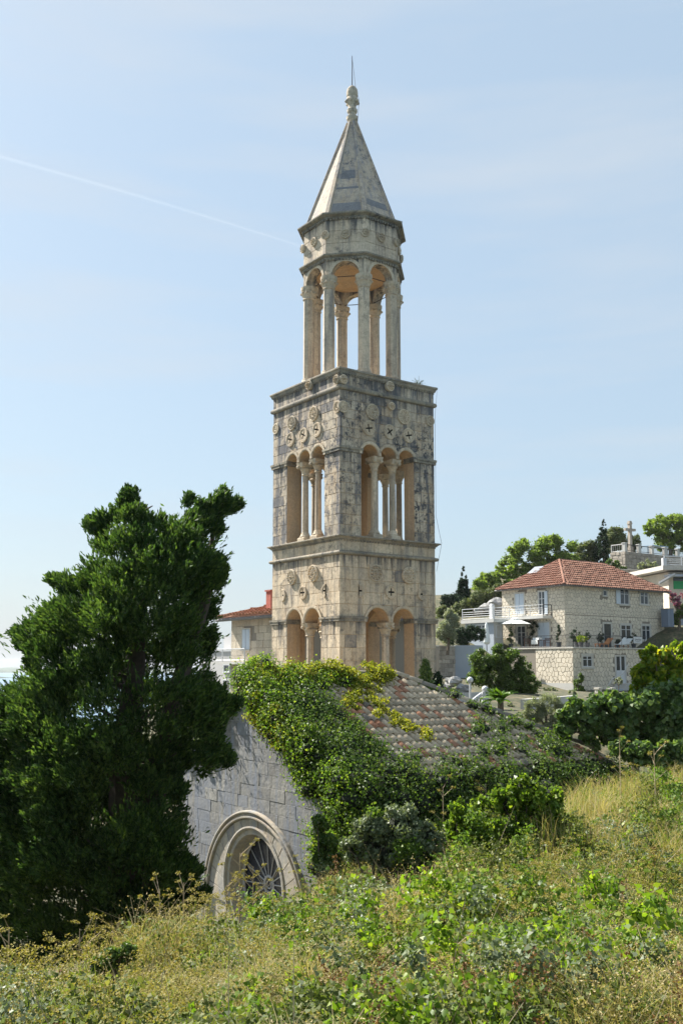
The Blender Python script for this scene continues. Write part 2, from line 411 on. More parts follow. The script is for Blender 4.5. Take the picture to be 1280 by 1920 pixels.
def sq(name, prof, mat, wob=0):
    mb = MB(); mb.loft(CEN.x, CEN.y, 4, A0 + math.pi / 4, [((S_ / 2 + d) * R2, z) for d, z in prof]); return mb.build(name, mat, tower)
def cor(h0, h1, p):
    h = h1 - h0; return [(-.3, h0 - .005), (.012, h0), (.05, h0 + h * .12), (.06, h0 + h * .3), (p * .7, h0 + h * .55), (p, h0 + h * .66), (p, h1 - h * .1), (p - .02, h1), (-.3, h1 + .004)]
def tor(h0, h1, p):
    c = (h0 + h1) / 2; r = (h1 - h0) / 2
    return [(-.3, h0 - .01)] + [(p * .25 + p * .75 * math.cos(t), c + r * math.sin(t)) for t in [(-.5 + i / 8) * math.pi for i in range(9)]] + [(-.3, h1 + .01)]
sq('cornice', cor(Z['cor1a'], Z['cor1b'], .15), M_TRIM); sq('cornice', cor(Z['cor2a'], Z['cor2b'], .11), M_TRIM)
sq('roll_moulding', tor(Z['tor1a'], Z['tor1b'], .10), M_TRIM); sq('roll_moulding', tor(Z['tor2a'], Z['tor2b'], .085), M_TRIM)
for zz in (Z['cor1a'], Z['cor2a']):                          # dentils under the cornices
    mb = MB()
    for fr in (FR_R, FR_L, FR_A, FR_B):
        a = .02
        while a < S_: mb.box(fr, a, a + .06, 0, .045, zz - .045, zz + .01); a += .12
    mb.build('dentils', M_TRIM, tower)['kind'] = 'stuff'
mb = MB()                                                     # floors inside, top deck, plinth
for z0, z1, e in ((Z['cor1a'] - .2, Z['cor1b'] - .02, -.3), (Z['cor2a'] - .02, Z['cor2b'] + .006, -.06)):
    mb.loft(CEN.x, CEN.y, 4, A0 + math.pi / 4, [((S_ / 2 + e) * R2, z0), ((S_ / 2 + e) * R2, z1)])
mb.build('floor_slab', M_CORE, tower)
mb = MB(); mb.loft(CEN.x, CEN.y, 4, A0 + math.pi / 4, [((S_ / 2) * R2, -9), ((S_ / 2) * R2, -1.58)]); mb.build('tower_base', M_ST1, tower)
# roundels and rosettes
def roundel(fr, a, z, r, rot, half=0, cw=.05):
    mb = MB(); a0, a1 = (0, 2 * math.pi) if not half else ((-math.pi / 2, math.pi / 2) if half > 0 else (math.pi / 2, 1.5 * math.pi))
    mb.torus(fr, a, z, .02, r, .035, 20, 6, a0, a1); mb.torus(fr, a, z, .035, r * .8, .015, 20, 5, a0, a1)
    n = 6
    for q in range(4):
        if half: 
            mid = rot + q * math.pi / 2 + math.pi / 4
            if math.cos(mid) * half < .1: continue
        poly = [(cw, cw)] + [(r * .97 * math.cos(t), r * .97 * math.sin(t)) for t in [math.asin(cw / r) + (math.pi / 2 - 2 * math.asin(cw / r)) * i / n for i in range(n + 1)]]
        # the arms stop short of the rim: close them with a rim arc
        pp = []
        for x, y in poly:
            t = rot + q * math.pi / 2; pp.append((a + x * math.cos(t) - y * math.sin(t), z + x * math.sin(t) + y * math.cos(t)))
        mb.slab(fr, pp, -.005, .035, .004)
    k = 20; vs = []
    for ring, d in ((r * .62, .034), (r, .034)):
        for i in range(k + 1): t = a0 + (a1 - a0) * i / k; vs.append(fr.P(a + ring * math.cos(t), d + (.003 if half else .002), z + ring * math.sin(t)))
    mb.add(vs, [(i, i + 1, k + 2 + i, k + 1 + i) for i in range(k)])
    o = mb.build('roundel', M_CARV, tower)
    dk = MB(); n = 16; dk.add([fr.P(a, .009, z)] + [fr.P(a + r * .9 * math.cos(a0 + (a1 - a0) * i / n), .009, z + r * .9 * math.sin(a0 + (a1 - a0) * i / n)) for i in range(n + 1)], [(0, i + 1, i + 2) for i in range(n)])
    dk.build('cross_shade_disc', M_DARK, o)  # black disc painted as the dark seen through the cross gaps
def rosette(fr, a, z, r, h=.1, n=12, sqr=False):
    mb = MB(); N = 4 if sqr else 22
    if sqr: mb.box(fr, a - r * .95, a + r * .95, -.01, .03, z - r * 1.2, z + r)
    else:
        pl = [(a + r * math.cos(2 * math.pi * i / N), z + r * math.sin(2 * math.pi * i / N)) for i in range(N)]; mb.slab(fr, pl, -.01, h * .5, .02)
    mb.torus(fr, a, z, h * .45, r * .93, .028, 22, 6)
    for i in range(n):
        t = 2 * math.pi * i / n; mb.dome(fr, a + r * .68 * math.cos(t), z + r * .68 * math.sin(t), h * .3, r * .15, h * .7, 6, 2)
    mb.torus(fr, a, z, h * .5, r * .42, .025, 16, 5)
    for i in range(6):
        t = 2 * math.pi * i / 6; mb.dome(fr, a + r * .25 * math.cos(t), z + r * .25 * math.sin(t), h * .45, r * .12, h * .4, 6, 2)
    mb.dome(fr, a, z, h * .5, r * .15, h * .6, 8, 3)
    mb.build('rosette', M_CARV, tower)
def zm(fr, k, ox, oy, x, y): return fr.uz(x / k + ox, y / k + oy)
K3 = (3.657, 490, 680); K4 = (3.657, 490, 990)
for x, y, rt in ((733, 450, .2), (876, 475, .65), (1006, 500, .25)): roundel(FR_R, *zm(FR_R, *K3, x, y), .235, rt, cw=.028)
for x, y, rt in ((202, 528, .35), (292, 497, .5), (384, 460, .3)): roundel(FR_L, *zm(FR_L, *K3, x, y), .235, rt, cw=.028)
for x, y in ((757, 338), (972, 372)): rosette(FR_R, *zm(FR_R, *K3, x, y), .27)
for x, y in ((213, 415), (362, 350)): rosette(FR_L, *zm(FR_L, *K3, x, y), .26)
a_, z_ = zm(FR_R, *K3, 885, 300); rosette(FR_R, a_, z_, .13, .16, 8)
a_, z_ = zm(FR_R, *K3, 548, 300); rosette(FR_R, .13, z_, .2, .05); rosette(FR_L, .13, z_, .2, .05)
a_, z_ = zm(FR_R, *K3, 1180, 405); rosette(FR_R, S_ - .2, z_, .19, .06); a_, z_ = zm(FR_L, *K3, 88, 460); rosette(FR_L, S_ - .2, z_, .19, .06)
for x, y, fr in ((870, 165, FR_R), (340, 155, FR_L)):
    a_, z_ = zm(fr, *K3, x, y); rosette(fr, a_, z_, .17, .22, 6)
rosette(FR_R, .1, Z['cor2a'] - .22, .15, .2, 6); rosette(FR_L, .1, Z['cor2a'] - .22, .15, .2, 6)
roundel(FR_R, *zm(FR_R, *K4, 885, 440), .21, 0, cw=.03); roundel(FR_L, *zm(FR_L, *K4, 287, 444), .21, 0, cw=.03)
a_, z_ = zm(FR_R, *K4, 664, 430); roundel(FR_R, a_, z_, .2, 0, 1, .03)
a_, z_ = zm(FR_R, *K4, 1103, 455); roundel(FR_R, a_, z_, .2, 0, -1, .03)
a_, z_ = zm(FR_L, *K4, 145, 463); roundel(FR_L, a_, z_, .2, 0, -1, .03)
a_, z_ = zm(FR_L, *K4, 443, 430); roundel(FR_L, a_, z_, .2, 0, 1, .03)
a_, z_ = zm(FR_R, *K4, 778, 310); rosette(FR_R, a_, z_, .29, .1, 10, True)
rosette(FR_R, *zm(FR_R, *K4, 1005, 325), .29, .13); rosette(FR_L, *zm(FR_L, *K4, 212, 338), .27, .13); rosette(FR_L, *zm(FR_L, *K4, 360, 312), .29, .14)
# ---------------------------------------------------------------- lantern
OC = CEN; V0 = A0 + math.pi / 8                               # vertices half-way between the face normals
FRONT = V0 - math.pi / 2 - math.pi / 4 + math.pi / 4          # front-right vertex
def yv(R): return OC.y + R * math.sin(A0 + math.pi / 8 - 5 * math.pi / 8)
VA = [A0 + math.pi / 8 + k * math.pi / 4 for k in range(8)]
def vtx(R, k=6): return (OC.x + R * math.cos(VA[k]), OC.y + R * math.sin(VA[k]))
def zo(py, R): return at(690, py, vtx(R, 5)[1]).z
# pick the vertex nearest the camera as reference
kf = min(range(8), key=lambda k: vtx(2, k)[1] + abs(vtx(2, k)[0]) * .01)
def zo(py, R, k=kf): return at(690, py, vtx(R, k)[1]).z
OR_ = 1.85
zcap1 = zo(519, 1.62); zcap0 = zo(540, 1.62); zbase = Z['cor2b'] + .004
zlc0 = zo(483, OR_); zlc1 = zo(470, 2.03); zuc0 = zo(407, OR_); zuc1 = zo(392, 2.09)
def octa(name, prof, mat, parent=tower, ap=False):
    mb = MB(); mb.loft(OC.x, OC.y, 8, A0 + math.pi / 8, prof); return mb.build(name, mat, parent)
ring_in = 1.42
# arcade walls of the lantern: one arched panel per side
side = 2 * OR_ * math.sin(math.pi / 8)
for k in range(8):
    p0 = Vector((*vtx(OR_, k), 0)); p1 = Vector((*vtx(OR_, (k + 1) % 8), 0)); u = (p1 - p0).normalized(); n = Vector((u.y, -u.x, 0)); fr = Fr(p0, u, n)
    r = side / 2 - .2; mb = MB(); cont = [(0, zcap1)] + arcs([side / 2], r, zcap1 + .03, 14) + [(side, zcap1)]
    contour_wall(mb, fr, cont, zlc0 + .02, 0, -.36); mb.build('lantern_arch', M_OCT, tower)
    ab = MB(); n_ = 14; ro = r + .11; vs = []; fs = []
    for i in range(n_ + 1):
        t = math.pi * i / n_
        for rr, d in ((r - .004, -.02), (r - .004, .03), (ro, .03), (ro, -.01)): vs.append(fr.P(side / 2 + rr * math.cos(t), d, zcap1 + .03 + rr * math.sin(t)))
    for i in range(n_):
        for q in range(3): a = i * 4 + q; fs.append((a, a + 1, a + 5, a + 4))
    ab.add(vs, fs); ab.build('arch_ring', M_CARV, tower)
    # drum panel above with two rosettes' worth of carving
    mb = MB(); h = zuc0 - zlc1; hb = [(.004, zlc1), (side - .004, zlc1), (side - .004, zlc1 + h * .36), (.004, zlc1 + h * .36)]
    rows = 3; 
    for rw in range(rows):
        za = zlc1 - .02 + (h + .04) * rw / rows + .004; zb = zlc1 - .02 + (h + .04) * (rw + 1) / rows - .004; cut = side * (.35 + .3 * ((rw + k) % 2))
        for a, b in ((.003, cut - .004), (cut + .004, side - .003)):
            m2 = MB(); m2.slab(fr, [(a, za), (b, za), (b, zb), (a, zb)], -.3, rnd.uniform(0, .006), .006); m2.build('drum_block', M_OCT, tower, fr.P((a + b) / 2, 0, (za + zb) / 2))
    rosette(fr, side / 2, zlc1 + h * .56, .16, .13, 8)
    q = Fr(p0, (u - Vector((*(Vector(vtx(OR_, k - 1)) - Vector(vtx(OR_, k))).normalized(), 0))).normalized(), Vector((math.cos(VA[k]), math.sin(VA[k]), 0)))
    rosette(q, 0, zlc1 + h * .56, .15, .14, 8)
    # column
    cx, cy = vtx(1.64, k); sh = MB(); sh.loft(cx, cy, 8, VA[k] + math.pi / 8, [(.222, zbase + .3), (.212, zbase + .36), (.206, zcap0 + .01)]); col = sh.build('lantern_column', M_COLM, tower)
    bs = MB(); bs.loft(cx, cy, 4, VA[k] + math.pi / 4, [(.36, zbase - .03), (.36, zbase + .13), (.3, zbase + .15)]); bs.loft(cx, cy, 12, 0, [(.28, zbase + .15), (.3, zbase + .19), (.26, zbase + .25), (.25, zbase + .31)]); bs.build('column_base', M_CARV, col)
    cp = MB(); cp.loft(cx, cy, 16, 0, [(.21, zcap0 - .03), (.24, zcap0), (.215, zcap0 + .04), (.245, zcap0 + .12), (.285, zcap0 + .2), (.25, zcap0 + .24), (.30, zcap1 - .07), (.31, zcap1 + .035), (.2, zcap1 + .036)])
    for i in range(10):
        t = i * math.pi / 5; d = Vector((math.cos(t), math.sin(t), 0)); cp.dome(Fr(Vector((cx, cy, 0)) + d * .25, Vector((-d.y, d.x, 0)), d), 0, zcap0 + .22, 0, .06, .09, 6, 2)
    cp.build('capital', M_CARV, col)
    tr = MB(); e = Vector((*vtx(1.5, (k + 1) % 8), zcap1 + .1)); tr.tube([Vector((*vtx(1.5, k), zcap1 + .1)), e], .016, 5); tr.build('tie_rod', M_IRON, tower)
def ocor(h0, h1, r0, r1):
    h = h1 - h0; return [(r0 - .4, h0 - .01), (r0 + .01, h0 - .01), (r0 + .04, h0 + h * .2), (r0 + .05, h0 + h * .4), (r1 - .02, h0 + h * .6), (r1, h0 + h * .7), (r1, h1 - .01), (r1 - .03, h1), (r0 - .4, h1 + .01)]
octa('lantern_cornice', ocor(zlc0, zlc1, OR_, 2.03), M_TRIM); octa('eaves_cornice', ocor(zuc0, zuc1, OR_, 2.09), M_TRIM)
mb = MB()
for zz in (zlc0, zuc0):
    for k in range(8):
        p0 = Vector((*vtx(OR_ + .02, k), 0)); p1 = Vector((*vtx(OR_ + .02, (k + 1) % 8), 0)); u = (p1 - p0).normalized(); fr = Fr(p0, u, Vector((u.y, -u.x, 0))); a = .03
        while a < side - .03: mb.box(fr, a, a + .06, 0, .06, zz - .05, zz + .03); a += .115
mb.build('dentils', M_TRIM, tower)['kind'] = 'stuff'
# inner vault of the lantern and its drum lining
mb = MB(); mb.loft(OC.x, OC.y, 8, A0 + math.pi / 8, [(OR_ - .38, zlc0 - .02), (OR_ - .55, zlc1 + .2), (.5, zlc1 + .75), (.05, zlc1 + .8)]); mb.build('vault', M_CORE, tower)
# spire
zsp0 = zuc1 + .012; ztop = at(660, 232.5, OC.y).z; RS = 1.78
mb = MB(); mb.loft(OC.x, OC.y, 8, A0 + math.pi / 8, [(RS, zsp0 - .02), (RS - .02, zsp0 + .08), (.16, ztop)]); mb.build('spire', M_SPIRE, tower)
for k in range(8):
    b0 = Vector((*vtx(RS - .01, k), zsp0 + .02)); b1 = Vector((*vtx(.17, k), ztop)); n = Vector((math.cos(VA[k]), math.sin(VA[k]), .3)); t = Vector((-math.sin(VA[k]), math.cos(VA[k]), 0))
    mb = MB(); vs = []
    for p, wd in ((b0, .10), (b1, .04)): vs += [p - t * wd - n * .05, p - t * wd * .8 + n * .055, p + t * wd * .8 + n * .055, p + t * wd - n * .05]
    mb.add(vs, [(0, 1, 5, 4), (1, 2, 6, 5), (2, 3, 7, 6), (0, 3, 2, 1), (4, 5, 6, 7)]); mb.build('spire_rib', M_SPIRE, tower)
M_PATCH = stone_mat('grey_slate_course', (.20, .20, .21), (.25, .24, .23), stain=.3, streak=.2, vary=.1)
for k, f0, f1, e0, e1 in ((kf, 0.015, .10, .09, .91), (kf + 1, .085, .15, .1, .86), (kf, .36, .45, .2, .8), (kf, .25, .27, .1, .9)):   # darker replaced slabs on the spire faces
    a, b = k % 8, (k - 1) % 8
    def sp(f, e):
        R = RS - .02 + (.16 - RS + .02) * f; z = zsp0 + .08 + (ztop - zsp0 - .08) * f
        p = Vector((*vtx(R, a), z)).lerp(Vector((*vtx(R, b), z)), e); return p
    q = [sp(f0, e0), sp(f0, e1), sp(f1, e1), sp(f1, e0)]; n = (q[1] - q[0]).cross(q[3] - q[0]).normalized()
    if n.y > 0: n = -n
    mb = MB(); mb.add([p - n * .02 for p in q] + [p + n * .006 for p in q], [(4, 5, 6, 7), (0, 1, 5, 4), (1, 2, 6, 5), (2, 3, 7, 6), (3, 0, 4, 7)]); mb.build('spire_slab', M_PATCH, tower)
# finial
def zf(yz): return at(660, yz / 5.333 + 90, OC.y).z
mb = MB(); mb.loft(OC.x, OC.y, 16, 0, [(r, zf(y)) for y, r in ((770, .17), (745, .15), (722, .21), (695, .225), (680, .14), (660, .14), (645, .19), (622, .2), (606, .15), (580, .15), (560, .2), (530, .25), (505, .2), (495, .19), (485, .215), (450, .22), (420, .2), (395, .13), (378, .04))])
for zz, R, r, n in ((545, .26, .07, 6), (705, .2, .05, 8), (635, .17, .045, 8)):
    for i in range(n):
        t = 2 * math.pi * i / n + .3; d = Vector((math.cos(t), math.sin(t), 0)); mb.dome(Fr(OC + d * (R - .05), Vector((-d.y, d.x, 0)), d), 0, zf(zz), 0, r, r * 1.3, 8, 2)
mb.build('finial', M_CARV, tower)
mb = MB(); mb.tube([Vector((OC.x, OC.y, zf(385))), Vector((OC.x, OC.y, zf(80)))], [.02, .012], 6); mb.tube([Vector((OC.x, OC.y, zf(105))), Vector((OC.x + .07, OC.y, zf(250))), Vector((OC.x + .12, OC.y, zf(380))), Vector((OC.x + .26, OC.y - .1, zf(540))), Vector((OC.x + .2, OC.y - .1, zf(760)))], .007, 4)
q = [Vector((OC.x + .2, OC.y - .1, zf(760))), Vector((*vtx(1.82, (kf + 1) % 8), zsp0 + .1)), Vector((*vtx(2.11, (kf + 1) % 8), zuc1)), Vector((*vtx(1.86, (kf + 1) % 8), zlc1)), Vector((*vtx(2.06, (kf + 1) % 8), zlc1 - .1)), Vector((*vtx(1.9, (kf + 1) % 8), zbase + .1)), FR_R.P(S_ + .10, .10, Z['cor2b']), FR_R.P(S_ + .03, .03, Z['cor2b'] - 1), FR_R.P(S_ + .03, .03, Z['cor1b'] + 1), FR_R.P(S_ + .17, .16, Z['cor1b']), FR_R.P(S_ + .03, .03, Z['cor1b'] - 1)]
mb.tube(q, .006, 4); mb.build('lightning_rod', M_IRON, tower)
rg0 = np.random.default_rng(2); wp = at(778, 716, 33.5); wd_ = thing('cornice_weed', 'small wiry weed growing on the top cornice of the tower, at its right side', 'plant', (wp.x, wp.y, Z['cor2b']))
m_ = MB(); q_ = FR_R.P(3.55, -.05, Z['cor2b'])
for k in range(16): a = rnd.uniform(0, 6.28); L = rnd.uniform(.12, .34); m_.tube([q_, q_ + Vector((math.cos(a) * .5, math.sin(a) * .5, .7)) * L * .6, q_ + Vector((math.cos(a) * .9, math.sin(a) * .9, rnd.uniform(.4, 1))) * L], .006, 3)
m_.build('stem', plain('wiry_weed', (.10, .13, .06), .8), wd_)
P_ = np.array([tuple(q_)] * 160) + rg0.normal(0, .07, (160, 3)) + np.array([0, 0, .06]); M_WDL = leaf_mat('weed_leaves', [(.2, (.08, .12, .04)), (.8, (.16, .2, .08))]); leafcloud('foliage', P_, np.tile([0, 0, 1.], (160, 1)), .035, M_WDL, wd_, .4, rng=rg0)
# ================================================================ ground and sea
def vnoise(x, y, s, seed=0):
    """smooth value noise, numpy arrays"""
    x = np.asarray(x) / s + seed * 17.3; y = np.asarray(y) / s + seed * 9.1; xi = np.floor(x); yi = np.floor(y); fx = x - xi; fy = y - yi
    fx = fx * fx * (3 - 2 * fx); fy = fy * fy * (3 - 2 * fy)
    def h(a, b): v = np.sin(a * 127.1 + b * 311.7 + seed * 74.7) * 43758.5453; return v - np.floor(v)
    return (h(xi, yi) * (1 - fx) + h(xi + 1, yi) * fx) * (1 - fy) + (h(xi, yi + 1) * (1 - fx) + h(xi + 1, yi + 1) * fx) * fy
def fbm(x, y, s, seed=0, o=4):
    r = 0; a = .5; t = 0
    for i in range(o): r = r + a * vnoise(x, y, s / 2 ** i, seed + i * 3); t += a; a *= .5
    return r / t
GP = [(0, 0, -1.75), (-3, 0, -2.1), (3, 0, -1.5), (-6, 3, -3.4), (6, 2, -1.6)]
def gp(px, py, Y, off=-.35): p = at(px, py, Y); GP.append((p.x, p.y, p.z + off))
for a in ((0, 1920, 5), (640, 1920, 5), (1280, 1920, 5), (640, 1800, 7.6), (600, 1712, 11), (-200, 2000, 7), (0, 1965, 7), (100, 1925, 7.6), (200, 1885, 8.5), (300, 1835, 9.6), (390, 1752, 10.6), (480, 1732, 11.3), (1280, 1800, 7.6), (1280, 1660, 10.5), (1280, 1540, 13.5),
          (1280, 1450, 17), (1120, 1470, 16), (1000, 1520, 14), (860, 1570, 13), (960, 1700, 10), (720, 1660, 12), (1500, 1450, 17), (1500, 1700, 10), (-300, 2000, 8)): gp(*a)
GP += [(-4, 10.5, -4.6), (-2.5, 13, -5), (-4, 14, -6.5), (-1, 17, -7.6), (2, 17.5, -6.5), (4.5, 20, -4.2), (-9, 10, -6.5), (-9, 16, -7.5), (-3, 21, -8.2), (0, 24, -8.2), (4, 26, -7), (-5, 28, -8.2), (-12, 24, -8.5), (0, 34, -7), (4, 34, -6), (8.5, 21.5, -3.2), (10, 27, -3.6), (14, 24, -2.2), (-8, 38, -8), (-15, 45, -9.5), (8, 30, -4)]
for a in ((830, 1330, 42), (900, 1330, 44), (980, 1335, 46), (1060, 1335, 50), (1150, 1335, 50), (1280, 1330, 45), (840, 1300, 55), (900, 1290, 58), (960, 1300, 60), (860, 1285, 72), (960, 1290, 76), (1072, 1308, 80), (1180, 1300, 84), (1280, 1290, 80), (870, 1270, 84)): gp(*a, off=0)
for a in ((826, 1160, 125), (870, 1150, 118), (930, 1120, 130), (1000, 1110, 140), (1080, 1080, 140), (1150, 1068, 136), (1220, 1070, 134), (1300, 1065, 130), (1400, 1050, 130), (1250, 1140, 112), (1300, 1180, 105), (920, 1190, 100), (1000, 1150, 112), (1100, 1140, 118)): gp(*a, off=0)
GP += [(15, 180, 13), (40, 185, 20), (80, 180, 20), (-2, 160, 2), (-8, 120, -4), (-6, 70, -9), (-20, 60, -12), (-30, 90, -18), (-40, 130, -24), (-30, 200, -30), (30, 260, -10), (90, 260, 5), (60, 90, 6), (75, 120, 16), (-14, 52, -9.6), (2, 60, -6), (-60, 60, -22), (-20, 24, -9)]
GPA = np.array(GP)
def ground_z(x, y):
    x = np.atleast_1d(np.asarray(x, float)); y = np.atleast_1d(np.asarray(y, float)); sh = x.shape; x = x.ravel(); y = y.ravel(); out = np.empty(len(x))
    for i in range(0, len(x), 20000):
        a = x[i:i + 20000, None]; b = y[i:i + 20000, None]; d2 = (a - GPA[:, 0]) ** 2 + (b - GPA[:, 1]) ** 2; sc2 = .4 + .01 * (b * b)
        w_ = 1 / (d2 + sc2 * .25) ** 1.9; out[i:i + 20000] = (w_ * GPA[:, 2]).sum(1) / w_.sum(1)
    return out.reshape(sh)
ys = np.concatenate([np.linspace(-8, 30, 110), np.linspace(30.8, 120, 90), np.linspace(122, 420, 60)]); us = np.linspace(-1.15, 1.15, 150)
X = us[None, :] * (ys[:, None] * .75 + 14) ; Yg = ys[:, None] + 0 * X; Zg = ground_z(X, Yg)
far = np.clip((Yg - 210) / 150, 0, 1); Zg = Zg * (1 - far) + (-34) * far
Zg += (fbm(X, Yg, 2.2, 3) - .5) * .22
gv = np.stack([X, Yg, Zg], -1).reshape(-1, 3); ni, nj = X.shape; ii = (np.arange(ni - 1)[:, None] * nj + np.arange(nj - 1)[None]).ravel()
m, nt, b = newmat('dry_earth'); p = pos_scaled(nt, 1, 1, 1)
c = mixc(nt, ramp(nt, noise(nt, p, .8, 8, .7), [(.42, 0.), (.62, 1.)]), (.06, .06, .028), (.20, .15, .085)); c = mixc(nt, ramp(nt, noise(nt, p, 3, 8, .7), [(.38, 0.), (.58, .9)]), c, (.035, .045, .016))
nt.links.new(c, b.inputs['Base Color']); b.inputs['Roughness'].default_value = .95
M_EARTH = m
g_ = npmesh('ground', gv, np.stack([ii, ii + 1, ii + nj + 1, ii + nj], 1), M_EARTH, smooth=True, kind='structure')
m, nt, b = newmat('hazy_sea'); b.inputs['Base Color'].default_value = (.10, .19, .27, 1); b.inputs['Roughness'].default_value = .35
bp = nd(nt, 'ShaderNodeBump', i_Strength=.6, i_Distance=.5); nt.links.new(noise(nt, pos_scaled(nt, .12, .05, 1), 1.5, 6), bp.inputs['Height']); nt.links.new(bp.outputs[0], b.inputs['Normal'])
mb = MB(); mb.loft(0, 0, 64, 0, [(4300, -25.01), (4300, -25)]); mb.v = mb.v[64:]; mb.f = [tuple(range(64))]; mb.m = [0]; sea = mb.build('sea', m); sea['kind'] = 'structure'
M_ISLE = plain('pine_covered_island', (.045, .085, .06), .9, nz=.5, nscale=.02)
def isle(name, px0, px1, Y, py, label, dy=300):
    a = at(px0, 1260, Y); b_ = at(px1, 1260, Y); h = at(px0, py, Y).z + 25; n = 60; vs = []; fs = []; rr = random.Random(int(Y))
    for i in range(n + 1):
        t = i / n; x = a.x + (b_.x - a.x) * t; e = min(1, 5 * t, 6 * (1 - t)) ** .6
        hh = h * e * (.75 + .35 * mnoise.noise(Vector((t * 6, Y, 0))) + .16 * mnoise.noise(Vector((t * 40, Y, 2))))
        for d, k in ((-dy * .5 * e, -.05), (-dy * .42 * e, .35), (-dy * .2 * e, .8), (0, 1), (dy * .5, -.05)): vs.append((x, Y + d, -25 + hh * k))
    for i in range(n):
        for k in range(4): q = i * 5 + k; fs.append((q, q + 1, q + 6, q + 5))
    mb = MB(); mb.add(vs, fs); o = mb.build(name, M_ISLE, smooth=True); o['kind'] = 'structure'; return o
isle('far_island', -260, 420, 3400, 1251, ''); isle('near_island', -300, 14, 1900, 1262, '', 150)
mast = MB(); q = at(39, 1262, 900); mast.tube([Vector((q.x, 900, -22)), Vector((q.x, 900, -14)), Vector((q.x + 1, 900, at(40, 1232, 900).z))], [.5, .3, .2], 6)
mh = thing('sailing_boat', 'pale sailing boat with a tall thin mast on the hazy water at far left', 'boat', (q.x, 900, -25)); mast.build('mast', plain('grey_mast', (.35, .38, .42), .5), mh)
hb = MB(); hb.loft(q.x, 900, 14, 0, [(3.5, -25.2), (5.2, -24), (5.4, -23.6), (4.6, -23.6), (4, -23.3)], 1, .3); hb.build('hull', plain('white_gelcoat', (.7, .7, .7), .4), mh)
# contrail high above the tower
p0 = at(-30, 285, 8000); p1 = at(566, 462, 8000); mb = MB(); k = 14; pts = [p0.lerp(p1, i / k) + Vector((0, 0, 18 * math.sin(i / k * math.pi))) for i in range(k + 1)]
mb.tube(pts, [20 - 12 * i / k for i in range(k + 1)], 8)
m, nt, b = newmat('ice_trail'); b.inputs['Base Color'].default_value = (.9, .9, .9, 1); b.inputs['Roughness'].default_value = 1; b.inputs['Alpha'].default_value = .5; b.inputs['Transmission Weight'].default_value = 0
tb_ = nt.nodes.new('ShaderNodeBsdfTranslucent'); tb_.inputs[0].default_value = (.95, .95, .95, 1); tp_ = nt.nodes.new('ShaderNodeBsdfTransparent'); m1_ = nt.nodes.new('ShaderNodeMixShader'); m2_ = nt.nodes.new('ShaderNodeMixShader'); m1_.inputs[0].default_value = .25; m2_.inputs[0].default_value = .018
nt.links.new(tb_.outputs[0], m1_.inputs[1]); nt.links.new(b.outputs[0], m1_.inputs[2]); nt.links.new(tp_.outputs[0], m2_.inputs[1]); nt.links.new(m1_.outputs[0], m2_.inputs[2]); nt.links.new(m2_.outputs[0], nt.nodes['Material Output'].inputs[0])
o = mb.build('contrail', m, smooth=True); o['kind'] = 'structure'
# ================================================================ church
rnd = random.Random(21)
RB = Vector((1.41, 27.0, 0)); ZR = at(735, 1266, 27.0).z; RA = RB - DR * 4.4; HW = 4.0; EZ = ZR - 2.14
NG = Fr(RA + DL * HW, -DL, -DR)                                # gable frame: a=0 at the far (left) eave, a=8 at the near eave
church = thing('old_church', 'ruined grey stone church with ivy-covered clay tile roof and arched rose window gable', 'church', (RA.x, RA.y, -8))
M_GAB = stone_mat('grey_gable_stone', (.31, .30, .275), (.225, .22, .21), stain=.9, streak=1.0, darkblock=.12, vary=.2, stc=(.10, .11, .13), bump=.8)
M_ARCH = stone_mat('arch_stone', (.46, .42, .35), (.36, .34, .29), stain=.35, streak=.6, vary=.12, warm=.35, stc=(.10, .11, .13))
ACZ = -6.0; RCZ = -5.38; RC = 4.0
def hi(a): return (EZ + (ZR - EZ) * (1 - abs(a - HW) / HW)) - .12
def lo(a):
    d = abs(a - RC); return ACZ + math.sqrt(2.42 ** 2 - d * d) if d < 2.42 else -1e9
for pl in blocks(0, 8, -8, ZR, .30, .62, lo=lo, hi=hi, rng=rnd, gap=.003):
    cx = sum(p[0] for p in pl) / len(pl); cz_ = sum(p[1] for p in pl) / len(pl)
    if abs(cx - RC) < 2.3 and cz_ < ACZ + .1: continue
    b_ = MB(); b_.slab(NG, pl, -.03, rnd.uniform(-.010, .002), .004); b_.build('wall_stone', M_GAB, church, NG.P(cx, 0, cz_))
def gable_core(mb, d0, d1):
    n = 48; th = [math.pi * 2 * i / n for i in range(n)]; r = 1.24
    # panel with a round hole: ring of quads from the hole to the outline of the gable
    out = []
    for t in th:
        c_, s_ = math.cos(t), math.sin(t); best = 1e9
        for k in range(400):
            R = r + k * .02; a = RC + R * c_; z = RCZ + R * s_
            if a < 0.02 or a > 7.98 or z < -8.2 or z > hi(min(max(a, 0), 8)) - .0: break
        out.append((min(max(a, 0.02), 7.98), z))
    vs = []
    for (a, z), t in zip(out, th):
        vs += [NG.P(RC + r * math.cos(t), d0, RCZ + r * math.sin(t)), NG.P(a, d0, z), NG.P(RC + r * math.cos(t), d1, RCZ + r * math.sin(t)), NG.P(a, d1, z)]
    fs = []
    for i in range(n):
        j = (i + 1) % n; a, b_ = i * 4, j * 4; fs += [(a, a + 1, b_ + 1, b_), (a + 2, b_ + 2, b_ + 3, a + 3), (a, b_, b_ + 2, a + 2)]
    mb.add(vs, fs)
mb = MB(); gable_core(mb, -.02, -.7); mb.build('gable_wall', M_ARCH, church)
